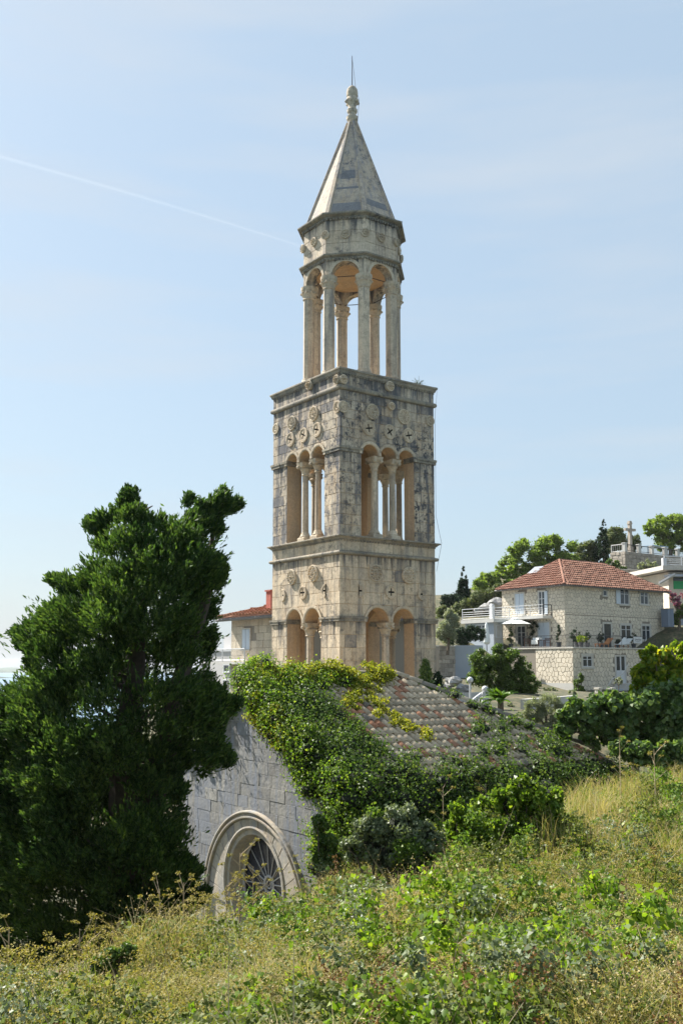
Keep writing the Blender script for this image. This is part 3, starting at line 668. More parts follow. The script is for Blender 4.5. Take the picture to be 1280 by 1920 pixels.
def arcband(r0, r1, cz, prof, name, mat, full=False, n=40, parent=None, zlow=None):
    """moulding swept round an arch: prof = [(fraction of r0..r1, depth)]"""
    mb = MB(); vs = []; fs = []; m_ = len(prof)
    t0, t1 = (0, 2 * math.pi) if full else (0, math.pi)
    for i in range(n + 1):
        t = t0 + (t1 - t0) * i / n
        for f, d in prof: rr = r0 + (r1 - r0) * f; vs.append(NG.P(RC + rr * math.cos(t), d, cz + rr * math.sin(t)))
    for i in range(n):
        for k in range(m_ - 1): a = i * m_ + k; fs.append((a, a + 1, a + m_ + 1, a + m_))
    mb.add(vs, fs)
    if zlow is not None:
        for s in (-1, 1):
            q = [(RC + s * (r0 + (r1 - r0) * f), d) for f, d in prof]
            for (a, d), (b_, e) in zip(q, q[1:]): mb.add([NG.P(a, d, cz), NG.P(b_, e, cz), NG.P(b_, e, zlow), NG.P(a, d, zlow)], [(0, 1, 2, 3)])
    return mb.build(name, mat, parent or church, smooth=False)
arcband(2.24, 2.44, ACZ, [(0, -.02), (0, .06), (.12, .09), (.3, .09), (.36, .03), (.6, .03), (.66, .08), (.8, .10), (.95, .09), (1, .06), (1, -.02)], 'arch_moulding', M_ARCH, zlow=-8.1)
for i in range(17):                                            # voussoirs of the flat band inside the moulding
    t0 = math.pi * i / 17 + .004; t1 = math.pi * (i + 1) / 17 - .004; pl = []
    ri = []
    for t in (t0, (t0 + t1) / 2, t1): ri.append((RC + 2.23 * math.cos(t), ACZ + 2.23 * math.sin(t)))
    inn = []
    for t in (t1, (t0 + t1) / 2, t0):
        # inner edge follows the rose ring
        dx, dz = math.cos(t), math.sin(t); k = RCZ - ACZ; B_ = -2 * k * dz; C_ = k * k - 1.43 ** 2; R = (-B_ + math.sqrt(max(0, B_ * B_ - 4 * C_))) / 2
        inn.append((RC + (R + .01) * dx, ACZ + (R + .01) * dz))
    b_ = MB(); b_.slab(NG, ri + inn, -.03, .015 + rnd.uniform(0, .008), .006); b_.build('voussoir', M_ARCH, church, NG.P(ri[1][0], 0, ri[1][1]))
arcband(1.17, 1.44, RCZ, [(0, -.46), (0, -.36), (.2, -.30), (.26, -.2), (.38, -.17), (.48, -.07), (.66, -.02), (.74, .03), (.86, .05), (1, .04), (1, -.02)], 'rose_window_surround', M_ARCH, full=True, n=56)
mb = MB()
for i in range(72): t = i * math.pi / 36; mb.dome(NG, RC + 1.19 * math.cos(t), RCZ + 1.19 * math.sin(t), -.33, .03, .04, 5, 1)
mb.build('beading', M_ARCH, church)['kind'] = 'stuff'
rose = thing('rose_window', 'x', 'window'); bpy.data.objects.remove(rose)
mb = MB(); mb.torus(NG, RC, RCZ, -.40, 1.15, .035, 48, 6); mb.torus(NG, RC, RCZ, -.45, .2, .035, 20, 6); mb.torus(NG, RC, RCZ, -.45, .1, .02, 12, 5)
rw = mb.build('rose_window', plain('weathered_window_frame', (.42, .42, .44), .6), church)
for i in range(16):
    t = i * math.pi / 8 + .1; b_ = MB(); b_.tube([NG.P(RC + R * math.cos(t), -.45, RCZ + R * math.sin(t)) for R in (.2, 1.15)], .016, 5); b_.build('glazing_bar', rw.data.materials[0], rw)
m, nt, b = newmat('dusty_old_glass'); b.inputs['Base Color'].default_value = (.02, .025, .045, 1); b.inputs['Roughness'].default_value = .25
mb = MB(); mb.loft(0, 0, 3, 0, [(1, 0), (1, 1)]); mb = MB(); n = 40; mb.add([NG.P(RC + 1.2 * math.cos(2 * math.pi * i / n), -.47, RCZ + 1.2 * math.sin(2 * math.pi * i / n)) for i in range(n)], [tuple(range(n))]); mb.build('glass', m, rw)
# side walls and roof
EAVE_N = NG.P(8, 0, 0)                                         # near eave, at the gable
LEN = 4.4; HIP = 4.0
mb = MB(); q = NG.P(7.98, -.03, 0); FS = Fr(q, DR, DL * -1)
mb.box(FS, 0, LEN + HIP - .1, -.6, 0, -9, EZ - .05); FE = Fr(RA + DR * (LEN + HIP - .1), DL, DR); mb.box(FE, -HW, HW, -.6, 0, -9, EZ - .06); mb.box(Fr(NG.P(.02, -.03, 0), DR, DL), 0, LEN + HIP - .1, -.6, 0, -9, EZ - .05)
mb.build('side_wall', M_GAB, church)
M_TILES = []
def tile_mat(name, c, d):
    m = stone_mat(name, c, d, stain=.3, streak=.15, vary=.2, stc=(.07, .07, .06), bump=.6, rough=.9); return m
M_TG = tile_mat('lichen_grey_clay', (.60, .49, .35), (.45, .37, .27)); M_TO = tile_mat('orange_clay', (.50, .24, .14), (.42, .23, .15)); M_TD = tile_mat('dark_mossy_clay', (.30, .26, .21), (.22, .20, .17))
SL = math.sqrt(HW * HW + 2.14 ** 2); sdir = Vector((-DL * HW + UP * -2.14)).normalized(); snor = DR.cross(sdir) * -1
if snor.z < 0: snor = -snor
TS, TE = .195, .33
mb = MB(); base = [RA - DR * .12 + UP * ZR, RB + UP * ZR, RA + DR * (LEN + HIP + .15) - DL * (HW + .15) + UP * (EZ - .08), RA - DR * .12 - DL * (HW + .15) + UP * (EZ - .08)]
far_ = [RA + DR * (LEN + HIP + .15) + DL * (HW + .15) + UP * (EZ - .08), RA - DR * .12 + DL * (HW + .15) + UP * (EZ - .08)]
e = snor * .0 - UP * .03
V_ = [v + e for v in base] + [v + e for v in far_]; mb.add(V_ + [v - UP * .14 for v in V_], [(0, 1, 2, 3), (1, 4, 2), (0, 5, 4, 1), (6, 9, 8, 7), (7, 8, 10), (6, 7, 10, 11), (3, 2, 8, 9), (2, 4, 10, 8), (4, 5, 11, 10), (5, 0, 6, 11), (0, 3, 9, 6)])
mb.build('roof_deck', M_TD, church)
def barrel(r0, r1, L, h=1.0, n=6, th=.014):                   # half-round tile, wide end at x=0 going down to L; local: x down-slope, y across, z up
    vs = []; 
    for x, r in ((0, r1), (L, r0)):
        for k in range(n + 1): t = math.pi * k / n; vs.append((x, r * math.cos(t), r * h * math.sin(t)))
    for x, r in ((0, r1 - th), (L, r0 - th)):
        for k in range(n + 1): t = math.pi * k / n; vs.append((x, r * math.cos(t), r * h * math.sin(t)))
    m_ = n + 1; fs = []
    for k in range(n): fs += [(k, k + 1, m_ + k + 1, m_ + k), (2 * m_ + k, 3 * m_ + k, 3 * m_ + k + 1, 2 * m_ + k + 1), (m_ + k, m_ + k + 1, 3 * m_ + k + 1, 3 * m_ + k)]
    return vs, fs
def tile_mesh(name, mat, *a):
    me = bpy.data.meshes.new(name); v, f = barrel(*a); me.from_pydata(v, [], f); me.materials.append(mat); me.polygons.foreach_set('use_smooth', [True] * len(me.polygons)); me.update(); return me
TME = [tile_mesh('roof_tile', M_, .088, .070, .42, .95) for M_ in (M_TG, M_TO, M_TD)]
from mathutils import Matrix
def put_tile(me, P, xdir, nor, parent, name='roof_tile'):
    o = bpy.data.objects.new(name, me); COL.objects.link(o); z = nor.normalized(); x = xdir.normalized(); y = z.cross(x)
    M = Matrix((x, y, z)).transposed().to_4x4(); M.translation = P - ORG[parent.name]; o.matrix_local = M; o.parent = parent; return o
tiles = []
nc = int((LEN + HIP) / TS)
for c in range(nc):
    u = .02 + c * TS
    for r in range(int(SL / TE) + 1):
        s = r * TE
        smax = SL + .1; 
        if u > LEN and s / SL * HW < (u - LEN) - .05: continue        # beyond the hip line
        P_ = RA + DR * u + UP * ZR + sdir * s + snor * .012
        pxy = None; d = P_; vis = 0
        k = d.y * math.cos(TH) + d.z * math.sin(TH); px = 640 + F * d.x / k; py = PY0 - F * (-d.y * math.sin(TH) + d.z * math.cos(TH)) / k
        show = -((px - 790) / 200) ** 2 - ((py - 1335) / 75) ** 2 
        tiles.append((show, P_, px, py))
tiles.sort(key=lambda t: -t[0]); TB = MB()
for i, (sh_, P_, px, py) in enumerate(tiles):
    x = (sdir + DR * rnd.uniform(-.03, .03) + snor * (.085 + rnd.uniform(-.03, .03))); n_ = snor
    mi = 0; rr = rnd.random()
    if rr < .09 or (rr < .32 and mnoise.noise(P_ * 1.4) > .2): mi = 1
    elif rr > .94: mi = 2
    if i < 300: put_tile(TME[mi], P_ + snor * rnd.uniform(.0, .015) + DR * rnd.uniform(-.01, .01), x, n_, church)
    else:
        v, f = barrel(.088, .070, .42, .95, 4); z = n_; xx = x.normalized(); y = z.cross(xx); TB.mi = mi; TB.add([P_ + xx * a + y * b_ + z * c_ for a, b_, c_ in v], f)
# hip end
hd = Vector((DR * HIP + UP * -2.14)).normalized(); hn = hd.cross(DL); hn = hn if hn.z > 0 else -hn
for c in range(int(2 * HW / TS)):
    a = -HW + .05 + c * TS
    for r in range(int(SL / TE) + 1):
        s = r * TE
        if s / SL * HIP < abs(a) - .05: continue
        P_ = RB + UP * ZR + DL * a + hd * s + hn * .012; v, f = barrel(.088, .070, .42, .95, 4); y = hn.cross(hd); TB.mi = 0 if rnd.random() < .7 else 2; xx = (hd + hn * .03).normalized(); TB.add([P_ + xx * q1 + y * q2 + hn * q3 for q1, q2, q3 in v], f)
for c in range(int((LEN + HIP) / TS)):                        # far slope
    u = .02 + c * TS; fd = Vector((DL * HW + UP * -2.14)).normalized(); fn = fd.cross(DR); fn = fn if fn.z > 0 else -fn
    for r in range(int(SL / TE) + 1):
        s = r * TE
        if u > LEN and s / SL * HW < (u - LEN) - .05: continue
        P_ = RA + DR * u + UP * ZR + fd * s + fn * .012; v, f = barrel(.088, .070, .42, .95, 3); y = fn.cross(fd); TB.mi = 0; TB.add([P_ + fd * q1 + y * q2 + fn * q3 for q1, q2, q3 in v], f)
TB.build('outer_roof_tiles', [M_TG, M_TO, M_TD], church, smooth=True)['kind'] = 'stuff'
RT = [tile_mesh('ridge_tile', M_, .13, .11, .46, .8) for M_ in (M_TG, M_TD)]
for i in range(int(LEN / .38) + 1): put_tile(RT[rnd.randrange(2)], RB - DR * (i * .38 - .05) + UP * (ZR + .03), -DR + UP * .04, UP, church, 'ridge_tile')
hp = (DR * HIP - DL * HW + UP * -2.14); hl = hp.length; hp.normalize()
for sgn, cnt in ((1, 1), (-1, 1)):
    h2 = (DR * HIP - DL * HW * sgn + UP * -2.14).normalized(); nn = (UP - h2 * h2.z).normalized()
    for i in range(int(hl / .38)): put_tile(RT[rnd.randrange(2)], RB + UP * (ZR + .05) + h2 * (i * .38) + nn * .02 + Vector((rnd.uniform(-.02, .02), 0, 0)), h2 + nn * .05, nn, church, 'ridge_tile')
mb = MB(); mb.box(NG, -.1, .0, -.3, .06, 0, 0)
for s in (-1, 1):                                             # verge course of stone slabs along the gable
    for i in range(12):
        t0 = i / 12; t1 = (i + 1) / 12 - .004; v = []
        for t in (t0, t1):
            a = RC + s * HW * t; z = ZR + (EZ - ZR) * t; v += [NG.P(a, .08, z - .1), NG.P(a, -.2, z - .1), NG.P(a, -.2, z + .02), NG.P(a, .08, z + .02)]
        b_ = MB(); b_.add(v, [(0, 1, 2, 3), (7, 6, 5, 4), (0, 4, 5, 1), (1, 5, 6, 2), (2, 6, 7, 3), (3, 7, 4, 0)]); b_.build('verge_stone', M_GAB, church)
# ================================================================ ivy over the church
rg = np.random.default_rng(5)
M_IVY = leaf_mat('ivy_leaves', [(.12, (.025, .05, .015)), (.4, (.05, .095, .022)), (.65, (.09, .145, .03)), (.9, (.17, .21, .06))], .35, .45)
M_IVYB = leaf_mat('yellow_green_ivy_leaves', [(.12, (.04, .08, .014)), (.4, (.08, .15, .02)), (.65, (.14, .215, .028)), (.9, (.25, .28, .045))], .45, .5)  # lighter, yellower leaf colour for the ridge and gable side
M_IVYY = leaf_mat('yellow_creeper_leaves', [(.15, (.10, .13, .015)), (.5, (.22, .24, .03)), (.85, (.34, .30, .04))], .4, .5)
M_TWIG = plain('ivy_stems', (.10, .08, .055), .9, nz=.3)
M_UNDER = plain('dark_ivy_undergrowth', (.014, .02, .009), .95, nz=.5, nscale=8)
def roofpt(u, s): return RA + DR * u + UP * ZR + sdir * s
IC, IR = [], []
def ivy_lump(P, r): IC.append(tuple(P)); IR.append(r)
for k in range(60):                                           # along the ridge by the gable
    u = rnd.uniform(-.5, 3.2); s = rnd.uniform(-.3, .8) ; ivy_lump(roofpt(u, s) + snor * rnd.uniform(-.05, .15), rnd.uniform(.18, .34) * (1 if u < 2.4 else .6))
for k in range(300):                                          # the whole left and lower part of the near slope
    u = rnd.uniform(-.5, 8.6); s = rnd.uniform(0, SL + .6)
    edge = 2.0 + 1.3 * min(1, s / 2.2) ; 
    low = s > .2 + float(np.interp(u, [0, 1.2, 1.5, 2, 3, 3.8, 4.5, 5.5, 7, 8.5], [3.2, 3.3, 3.5, 3.85, 3.95, 3.6, 3.0, 2.35, 3.0, 4.4])) + .25 * mnoise.noise(Vector((u, 0, 3)))
    if u > LEN and s < (u - LEN) / HIP * SL + .55: continue
    if u < 1.0 + .15 * s or low or (u > 6.6 and s > 3.0): ivy_lump(roofpt(u, s) + snor * rnd.uniform(-.05, .12), rnd.uniform(.2, .38))
for k in range(150):                                          # thick mat over the gable end of the slope
    s = rnd.uniform(-.1, 4.7); ivy_lump(roofpt(rnd.uniform(-.3, 1.15 + .1 * s), s) + snor * rnd.uniform(-.02, .14), rnd.uniform(.2, .36))
for k in range(240):                                          # spilling over the verge on to the gable wall, thickest low down
    t = rnd.uniform(0, 1.12); a = RC + HW * t; z = ZR + (EZ - ZR) * t; drop = rnd.uniform(0, .35 + .95 * min(t, .9) + (1.3 if t > .8 else 0)); ivy_lump(NG.P(a - .1 * rnd.random(), rnd.uniform(.05, .45), z - drop + .1), rnd.uniform(.2, .4))
for k in range(330):                                          # the near long wall under the eave, ivy to the ground
    u = rnd.uniform(-.4, 9.0); z = rnd.uniform(-6.2, EZ - .25); ivy_lump(FS.P(u, rnd.uniform(.1, .75), z), rnd.uniform(.35, .6))
for k in range(26):                                           # dark bulge at the apex of the gable
    P = at(rnd.gauss(487, 14), rnd.uniform(1240, 1300), 24.6 + rnd.uniform(-.3, .3)); ivy_lump(P, rnd.uniform(.18, .3))
for k in range(12):
    P = at(490 + rnd.gauss(0, 4) - k * 1.5, 1262 - k * 2.2, 24.6); ivy_lump(P, .12)
for k in range(40):                                           # left verge
    t = rnd.uniform(0, 1); a = RC - HW * t; z = ZR + (EZ - ZR) * t; ivy_lump(NG.P(a, rnd.uniform(-.2, .2), z - rnd.uniform(-.1, .4)), rnd.uniform(.15, .32))
for k in range(22):                                           # upper hip
    t = rnd.uniform(.22, .62); P = RB + UP * ZR + hp * hl * t; ivy_lump(P + DL * rnd.uniform(-.4, .3) + sdir * rnd.uniform(.1, 1.0) * (1.0 if t > .3 else .15) + UP * .04, rnd.uniform(.12, .28))
ivy = thing('ivy', 'dense green ivy spilling over the church roof and down its gable', 'ivy', (RA.x + 2, RA.y - 2, -6))
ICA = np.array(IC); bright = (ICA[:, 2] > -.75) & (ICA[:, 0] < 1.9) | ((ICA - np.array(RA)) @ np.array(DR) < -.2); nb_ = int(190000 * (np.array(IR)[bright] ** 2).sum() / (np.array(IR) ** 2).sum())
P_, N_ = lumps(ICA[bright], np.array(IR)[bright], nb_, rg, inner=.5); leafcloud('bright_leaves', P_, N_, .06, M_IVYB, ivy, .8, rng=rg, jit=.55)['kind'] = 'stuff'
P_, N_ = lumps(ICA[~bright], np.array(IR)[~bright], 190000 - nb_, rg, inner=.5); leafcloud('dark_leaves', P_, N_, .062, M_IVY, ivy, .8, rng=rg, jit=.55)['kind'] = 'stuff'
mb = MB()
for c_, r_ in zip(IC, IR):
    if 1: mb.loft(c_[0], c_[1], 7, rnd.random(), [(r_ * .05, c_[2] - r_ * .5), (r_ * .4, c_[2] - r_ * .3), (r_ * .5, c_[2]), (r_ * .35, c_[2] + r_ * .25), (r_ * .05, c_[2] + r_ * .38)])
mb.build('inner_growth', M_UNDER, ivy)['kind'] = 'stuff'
mb = MB()
for k in range(40):
    t = rnd.uniform(.05, .8); a = RC + HW * t; z = ZR + (EZ - ZR) * t - .2; pts = []
    for i in range(6): pts.append(NG.P(a + i * rnd.uniform(-.12, .05) * .5, .03 + .02 * rnd.random(), z - i * .22))
    mb.tube(pts, .008, 3)
mb.build('stems', M_TWIG, ivy)
# yellow creeper: along the ridge and a runner lying across the tiles
YC, YR = [], []
for k in range(60):
    u = rnd.uniform(-.3, 4.0); YC.append(tuple(roofpt(u, rnd.uniform(-.15, .55)) + snor * rnd.uniform(.1, .3))); YR.append(rnd.uniform(.1, .24))
pa = [FRt for FRt in ()]
def onroof(px, py):
    r = ray(px, py); o_ = RA + UP * ZR; k = snor.dot(o_) / snor.dot(r); return r * k
for (x0, y0), (x1, y1), wd in (((640, 1300), (735, 1350), 16), ((735, 1350), (795, 1385), 11), ((640, 1290), (700, 1285), 22), ((690, 1290), (650, 1330), 14)):
    for k in range(26):
        t = rnd.random(); YC.append(tuple(onroof(x0 + (x1 - x0) * t + rnd.gauss(0, wd * .5), y0 + (y1 - y0) * t + rnd.gauss(0, wd * .5)) + snor * .08)); YR.append(rnd.uniform(.08, .17))
for k in range(50): YC.append(tuple(NG.P(RC + rnd.uniform(.2, 2.2), .35, 0) + UP * 0)); YC[-1] = (YC[-1][0], YC[-1][1], ZR + (EZ - ZR) * (abs((Vector(YC[-1]) - NG.o).dot(NG.u) - RC) / HW) - rnd.uniform(-.15, .7)); YR.append(rnd.uniform(.1, .22))
yl = thing('yellow_creeper', 'yellow-green creeper running along the church ridge and across the clay tiles', 'creeper', (RA.x + 3, RA.y, -1))
P_, N_ = lumps(YC, YR, 26000, rg, inner=.5, flat=.8); leafcloud('leaves', P_, N_, .062, M_IVYY, yl, .75, rng=rg)['kind'] = 'stuff'
# ================================================================ big dark cypress at the left
OUT = [(245, 926), (230, 948), (200, 962), (160, 984), (176, 1010), (172, 1040), (150, 1075), (105, 1087), (112, 1120), (88, 1140), (72, 1168), (18, 1182), (18, 1198), (52, 1228), (58, 1262), (36, 1288), (-10, 1300), (-60, 1380), (-80, 1500), (-60, 1650), (-20, 1800), (60, 1830), (300, 1780), (385, 1700), (372, 1640), (345, 1575), (358, 1520), (338, 1450), (350, 1440), (372, 1484), (398, 1460), (432, 1430), (412, 1372), (446, 1330), (420, 1300), (398, 1285), (396, 1240), (400, 1200), (408, 1150), (420, 1130), (405, 1110), (418, 1080), (405, 1040), (420, 985), (450, 944), (428, 938), (418, 922), (398, 938), (358, 930), (362, 960), (342, 972), (330, 985), (318, 972), (285, 978), (262, 950), (262, 925)]
OUTA = np.array(OUT, float)
def inpoly(x, y, poly):
    r = np.zeros(len(x), bool); j = len(poly) - 1
    for i in range(len(poly)):
        xi, yi = poly[i]; xj, yj = poly[j]; c_ = ((yi > y) != (yj > y)) & (x < (xj - xi) * (y - yi) / (yj - yi + 1e-9) + xi); r ^= c_; j = i
    return r
def edgedist(x, y, poly):
    d = np.full(len(x), 1e9)
    for i in range(len(poly)):
        a = poly[i - 1]; b_ = poly[i]; ab = b_ - a; t = np.clip(((x - a[0]) * ab[0] + (y - a[1]) * ab[1]) / (ab @ ab + 1e-9), 0, 1); d = np.minimum(d, np.hypot(x - a[0] - t * ab[0], y - a[1] - t * ab[1]))
    return d
rg = np.random.default_rng(11)
CY = 18.0
def inout(n):
    x = rg.uniform(-90, 460, n * 4); y = rg.uniform(905, 1830, n * 4); ok = inpoly(x, y, OUTA); x = x[ok][:n]; y = y[ok][:n]; return x, y, edgedist(x, y, OUTA)
def tipx(pts, n):
    out = []
    for i in range(n): k = rg.integers(len(pts) - 1); f = rg.random(); a, b_ = pts[k], pts[k + 1]; out.append((a[0] + (b_[0] - a[0]) * f + rg.normal(0, 2), a[1] + (b_[1] - a[1]) * f + rg.normal(0, 2)))
    return out
mm = CY / F                                                   # metres per photo pixel at the tree
axis_x = (250 - 640) / F * CY
x, y, ed = inout(470); keep = ed > 5; x = x[keep]; y = y[keep]; ed = ed[keep]
tips = tipx([(245, 930), (238, 945), (232, 965)], 7) + tipx([(162, 986), (190, 995)], 5) + tipx([(415, 926), (405, 950), (398, 985)], 12) + tipx([(436, 948), (415, 955)], 6) + tipx([(352, 938), (375, 960), (390, 985)], 8) + tipx([(40, 1192), (70, 1198)], 7) + tipx([(108, 1092), (130, 1100)], 5) + tipx([(415, 1075), (400, 1100)], 5) + tipx([(442, 1325), (415, 1330)], 6) + tipx([(428, 1430), (405, 1420)], 6)
x = np.concatenate([x, [p[0] for p in tips]]); y = np.concatenate([y, [p[1] for p in tips]]); ed = np.concatenate([ed, np.full(len(tips), 6.5)])
half = np.minimum(np.sqrt(np.maximum(ed, 6) * 230) * mm * .9, 2.4)
sd = rg.uniform(-1, 1, len(x)); dep = CY - np.sign(sd + .35) * np.abs(sd) ** .5 * half
GC = np.array([tuple(at(a, b_, float(d_))) for a, b_, d_ in zip(x, y, dep)])
edm = ed * mm
gr = np.clip(edm * .9, .07, .46) * rg.uniform(.6, 1.1, len(x))      # bough radius
gd = GC - np.stack([axis_x + (GC[:, 0] - axis_x) * .3, np.full(len(GC), CY), GC[:, 2] - .9], 1); gd /= np.linalg.norm(gd, axis=1)[:, None]
per = 46; nbg = len(GC)
D = rg.normal(0, 1, (nbg, per, 3)); D /= np.linalg.norm(D, axis=2)[..., None]; D += gd[:, None] * .55 + np.array([0, 0, .25]); D /= np.linalg.norm(D, axis=2)[..., None]
rr_ = gr[:, None] * rg.uniform(.15, 1.0, (nbg, per)) ** .7 * np.where(rg.random((nbg, per)) < .14, 1.45, 1.0)
BC = (GC[:, None] + D * rr_[..., None] * np.array([1, 1, .62]) + gd[:, None] * (rr_ * .45)[..., None]).reshape(-1, 3)
out_ = (D * .55 + gd[:, None] * .75 + np.array([0, 0, .1]) + rg.normal(0, .2, D.shape)).reshape(-1, 3); out_ /= np.linalg.norm(out_, axis=1)[:, None]
sc_b = np.repeat(np.clip(gr / .28, .7, 1), per)
# silhouette sprays and a dim interior fill
x2, y2, e2 = inout(4200); xx_, yy_, ee_ = inout(9000); q_ = yy_ > 1400; x2 = np.concatenate([x2, xx_[q_][:2600]]); y2 = np.concatenate([y2, yy_[q_][:2600]]); e2 = np.concatenate([e2, ee_[q_][:2600]]); k2 = (e2 > 9); x2 = x2[k2]; y2 = y2[k2]; e2 = e2[k2]
d2 = CY + .3 + rg.random(len(x2)) * np.minimum(np.sqrt(e2 * 230) * mm * .5, 1.4)
B2 = np.array([tuple(at(a, b_, float(d_))) for a, b_, d_ in zip(x2, y2, d2)]); o2 = B2 - np.array([axis_x, CY, 0]) * np.array([1, 1, 0]); o2[:, 2] = .3; o2 += rg.normal(0, .5, o2.shape); o2 /= np.linalg.norm(o2, axis=1)[:, None]
BC = np.concatenate([BC, B2]); out_ = np.concatenate([out_, o2]); sc_b = np.concatenate([sc_b, np.full(len(B2), .9)])
K = 11; nb = len(BC); bl = .24 * sc_b * rg.uniform(.7, 1.3, nb)
t = rg.random((nb, K)); spread = rg.normal(0, 1, (nb, K, 3)) * (.055 * (1.25 - t))[..., None] * sc_b[:, None, None]
Pn = BC[:, None] + out_[:, None] * (t * bl[:, None] - .05)[..., None] + spread; Pn[..., 2] += .12 * t ** 2 * bl[:, None]
dn = out_[:, None] + rg.normal(0, .30, (nb, K, 3)) + np.array([0, 0, .15]); dn /= np.linalg.norm(dn, axis=2)[..., None]
Pn = Pn.reshape(-1, 3); dn = dn.reshape(-1, 3); no = len(Pn)
M_CYP = leaf_mat('cypress_sprays', [(.1, (.018, .040, .016)), (.45, (.038, .078, .025)), (.75, (.085, .14, .038)), (.95, (.15, .21, .055))], .34, .65, 1.3)
cyp = thing('cypress_tree', 'big dark spreading cypress in the left foreground, its crown ending in two tips', 'tree', (axis_x, CY, -9))
leafcloud('crown', Pn, np.cross(dn, rg.normal(0, 1, (no, 3))), .105, M_CYP, cyp, .30, rng=rg, dirs=dn * 3, jit=.05, bend=.1)
mb = MB(); tp = [Vector((axis_x + .1, CY, -9)), Vector((axis_x, CY, -5)), Vector((axis_x - .1, CY, -2)), at(262, 1150, CY), at(250, 960, CY)]
mb.tube(tp, [.42, .36, .28, .15, .03], 9); cyp_m = plain('cypress_bark', (.07, .055, .042), .95, nz=.4, nscale=9); mb.build('trunk', cyp_m, cyp)
mb = MB()
mb.tube([tp[1], at(330, 1300, CY), at(385, 1130, CY), at(405, 950, CY)], [.22, .17, .1, .02], 7)
for k in range(70):
    z = rnd.uniform(-6, 3.0); a = rnd.uniform(0, 6.28); L = rnd.uniform(.5, 1.2) * (1 - max(0, z) / 4); b0 = Vector((axis_x, CY, z)); mb.tube([b0, b0 + Vector((math.cos(a), math.sin(a), .15)) * L * .5, b0 + Vector((math.cos(a), math.sin(a), .35)) * L], [.05, .03, .01], 5)
mb.build('limb', cyp_m, cyp)
# ================================================================ houses and gardens behind
rnd = random.Random(33); rg = np.random.default_rng(33)
M_CLAD = stone_mat('pale_crazy_stone', (.74, .66, .53), (.67, .60, .48), stain=.05, streak=.06, vary=.09, bump=.4, sc_=.8)
M_JOINT = plain('dark_pointing', (.24, .21, .17), .95)
M_FRAME = stone_mat('dressed_stone', (.60, .57, .50), (.55, .52, .46), stain=.08, streak=.15, vary=.05)
M_WHITE = plain('white_paint', (.58, .59, .60), .5, nz=.08)
M_BLUEW = plain('pale_blue_shutter_paint', (.50, .56, .62), .5)
M_GLASS = plain('window_glass', (.03, .04, .05), .1)
M_CONC = plain('pale_render', (.50, .49, .46), .9, nz=.12, nscale=1.2)
M_GREYR = plain('blue_grey_render', (.36, .40, .45), .9, nz=.08, nscale=1)
M_BLACK = plain('black_iron', (.02, .02, .022), .5)
M_ROOFA = stone_mat('red_clay_roof', (.26, .12, .08), (.37, .21, .15), stain=.75, streak=.2, vary=0, stc=(.13, .06, .045), sc_=1.6)
M_ROOFB = stone_mat('orange_clay_roof', (.50, .29, .20), (.46, .26, .18), stain=.2, streak=.1, vary=0)
M_GUT = plain('zinc_gutter', (.15, .145, .14), .7)
M_BRICK = plain('red_chimney_brick', (.36, .10, .07), .9, nz=.3, nscale=9)
M_RUB = stone_mat('rubble_wall_stone', (.46, .40, .33), (.36, .32, .27), stain=.4, streak=.2, vary=.2, bump=1.0)
def clip(poly, a0, a1, z0, z1):
    for ax, lim, sg in ((0, a0, 1), (0, a1, -1), (1, z0, 1), (1, z1, -1)):
        out = []
        for i in range(len(poly)):
            p, q = poly[i - 1], poly[i]; ip = (p[ax] - lim) * sg >= 0; iq = (q[ax] - lim) * sg >= 0
            if ip != iq: t = (lim - p[ax]) / (q[ax] - p[ax]); out.append((p[0] + (q[0] - p[0]) * t, p[1] + (q[1] - p[1]) * t))
            if iq: out.append(q)
        poly = out
        if len(poly) < 3: return []
    return poly
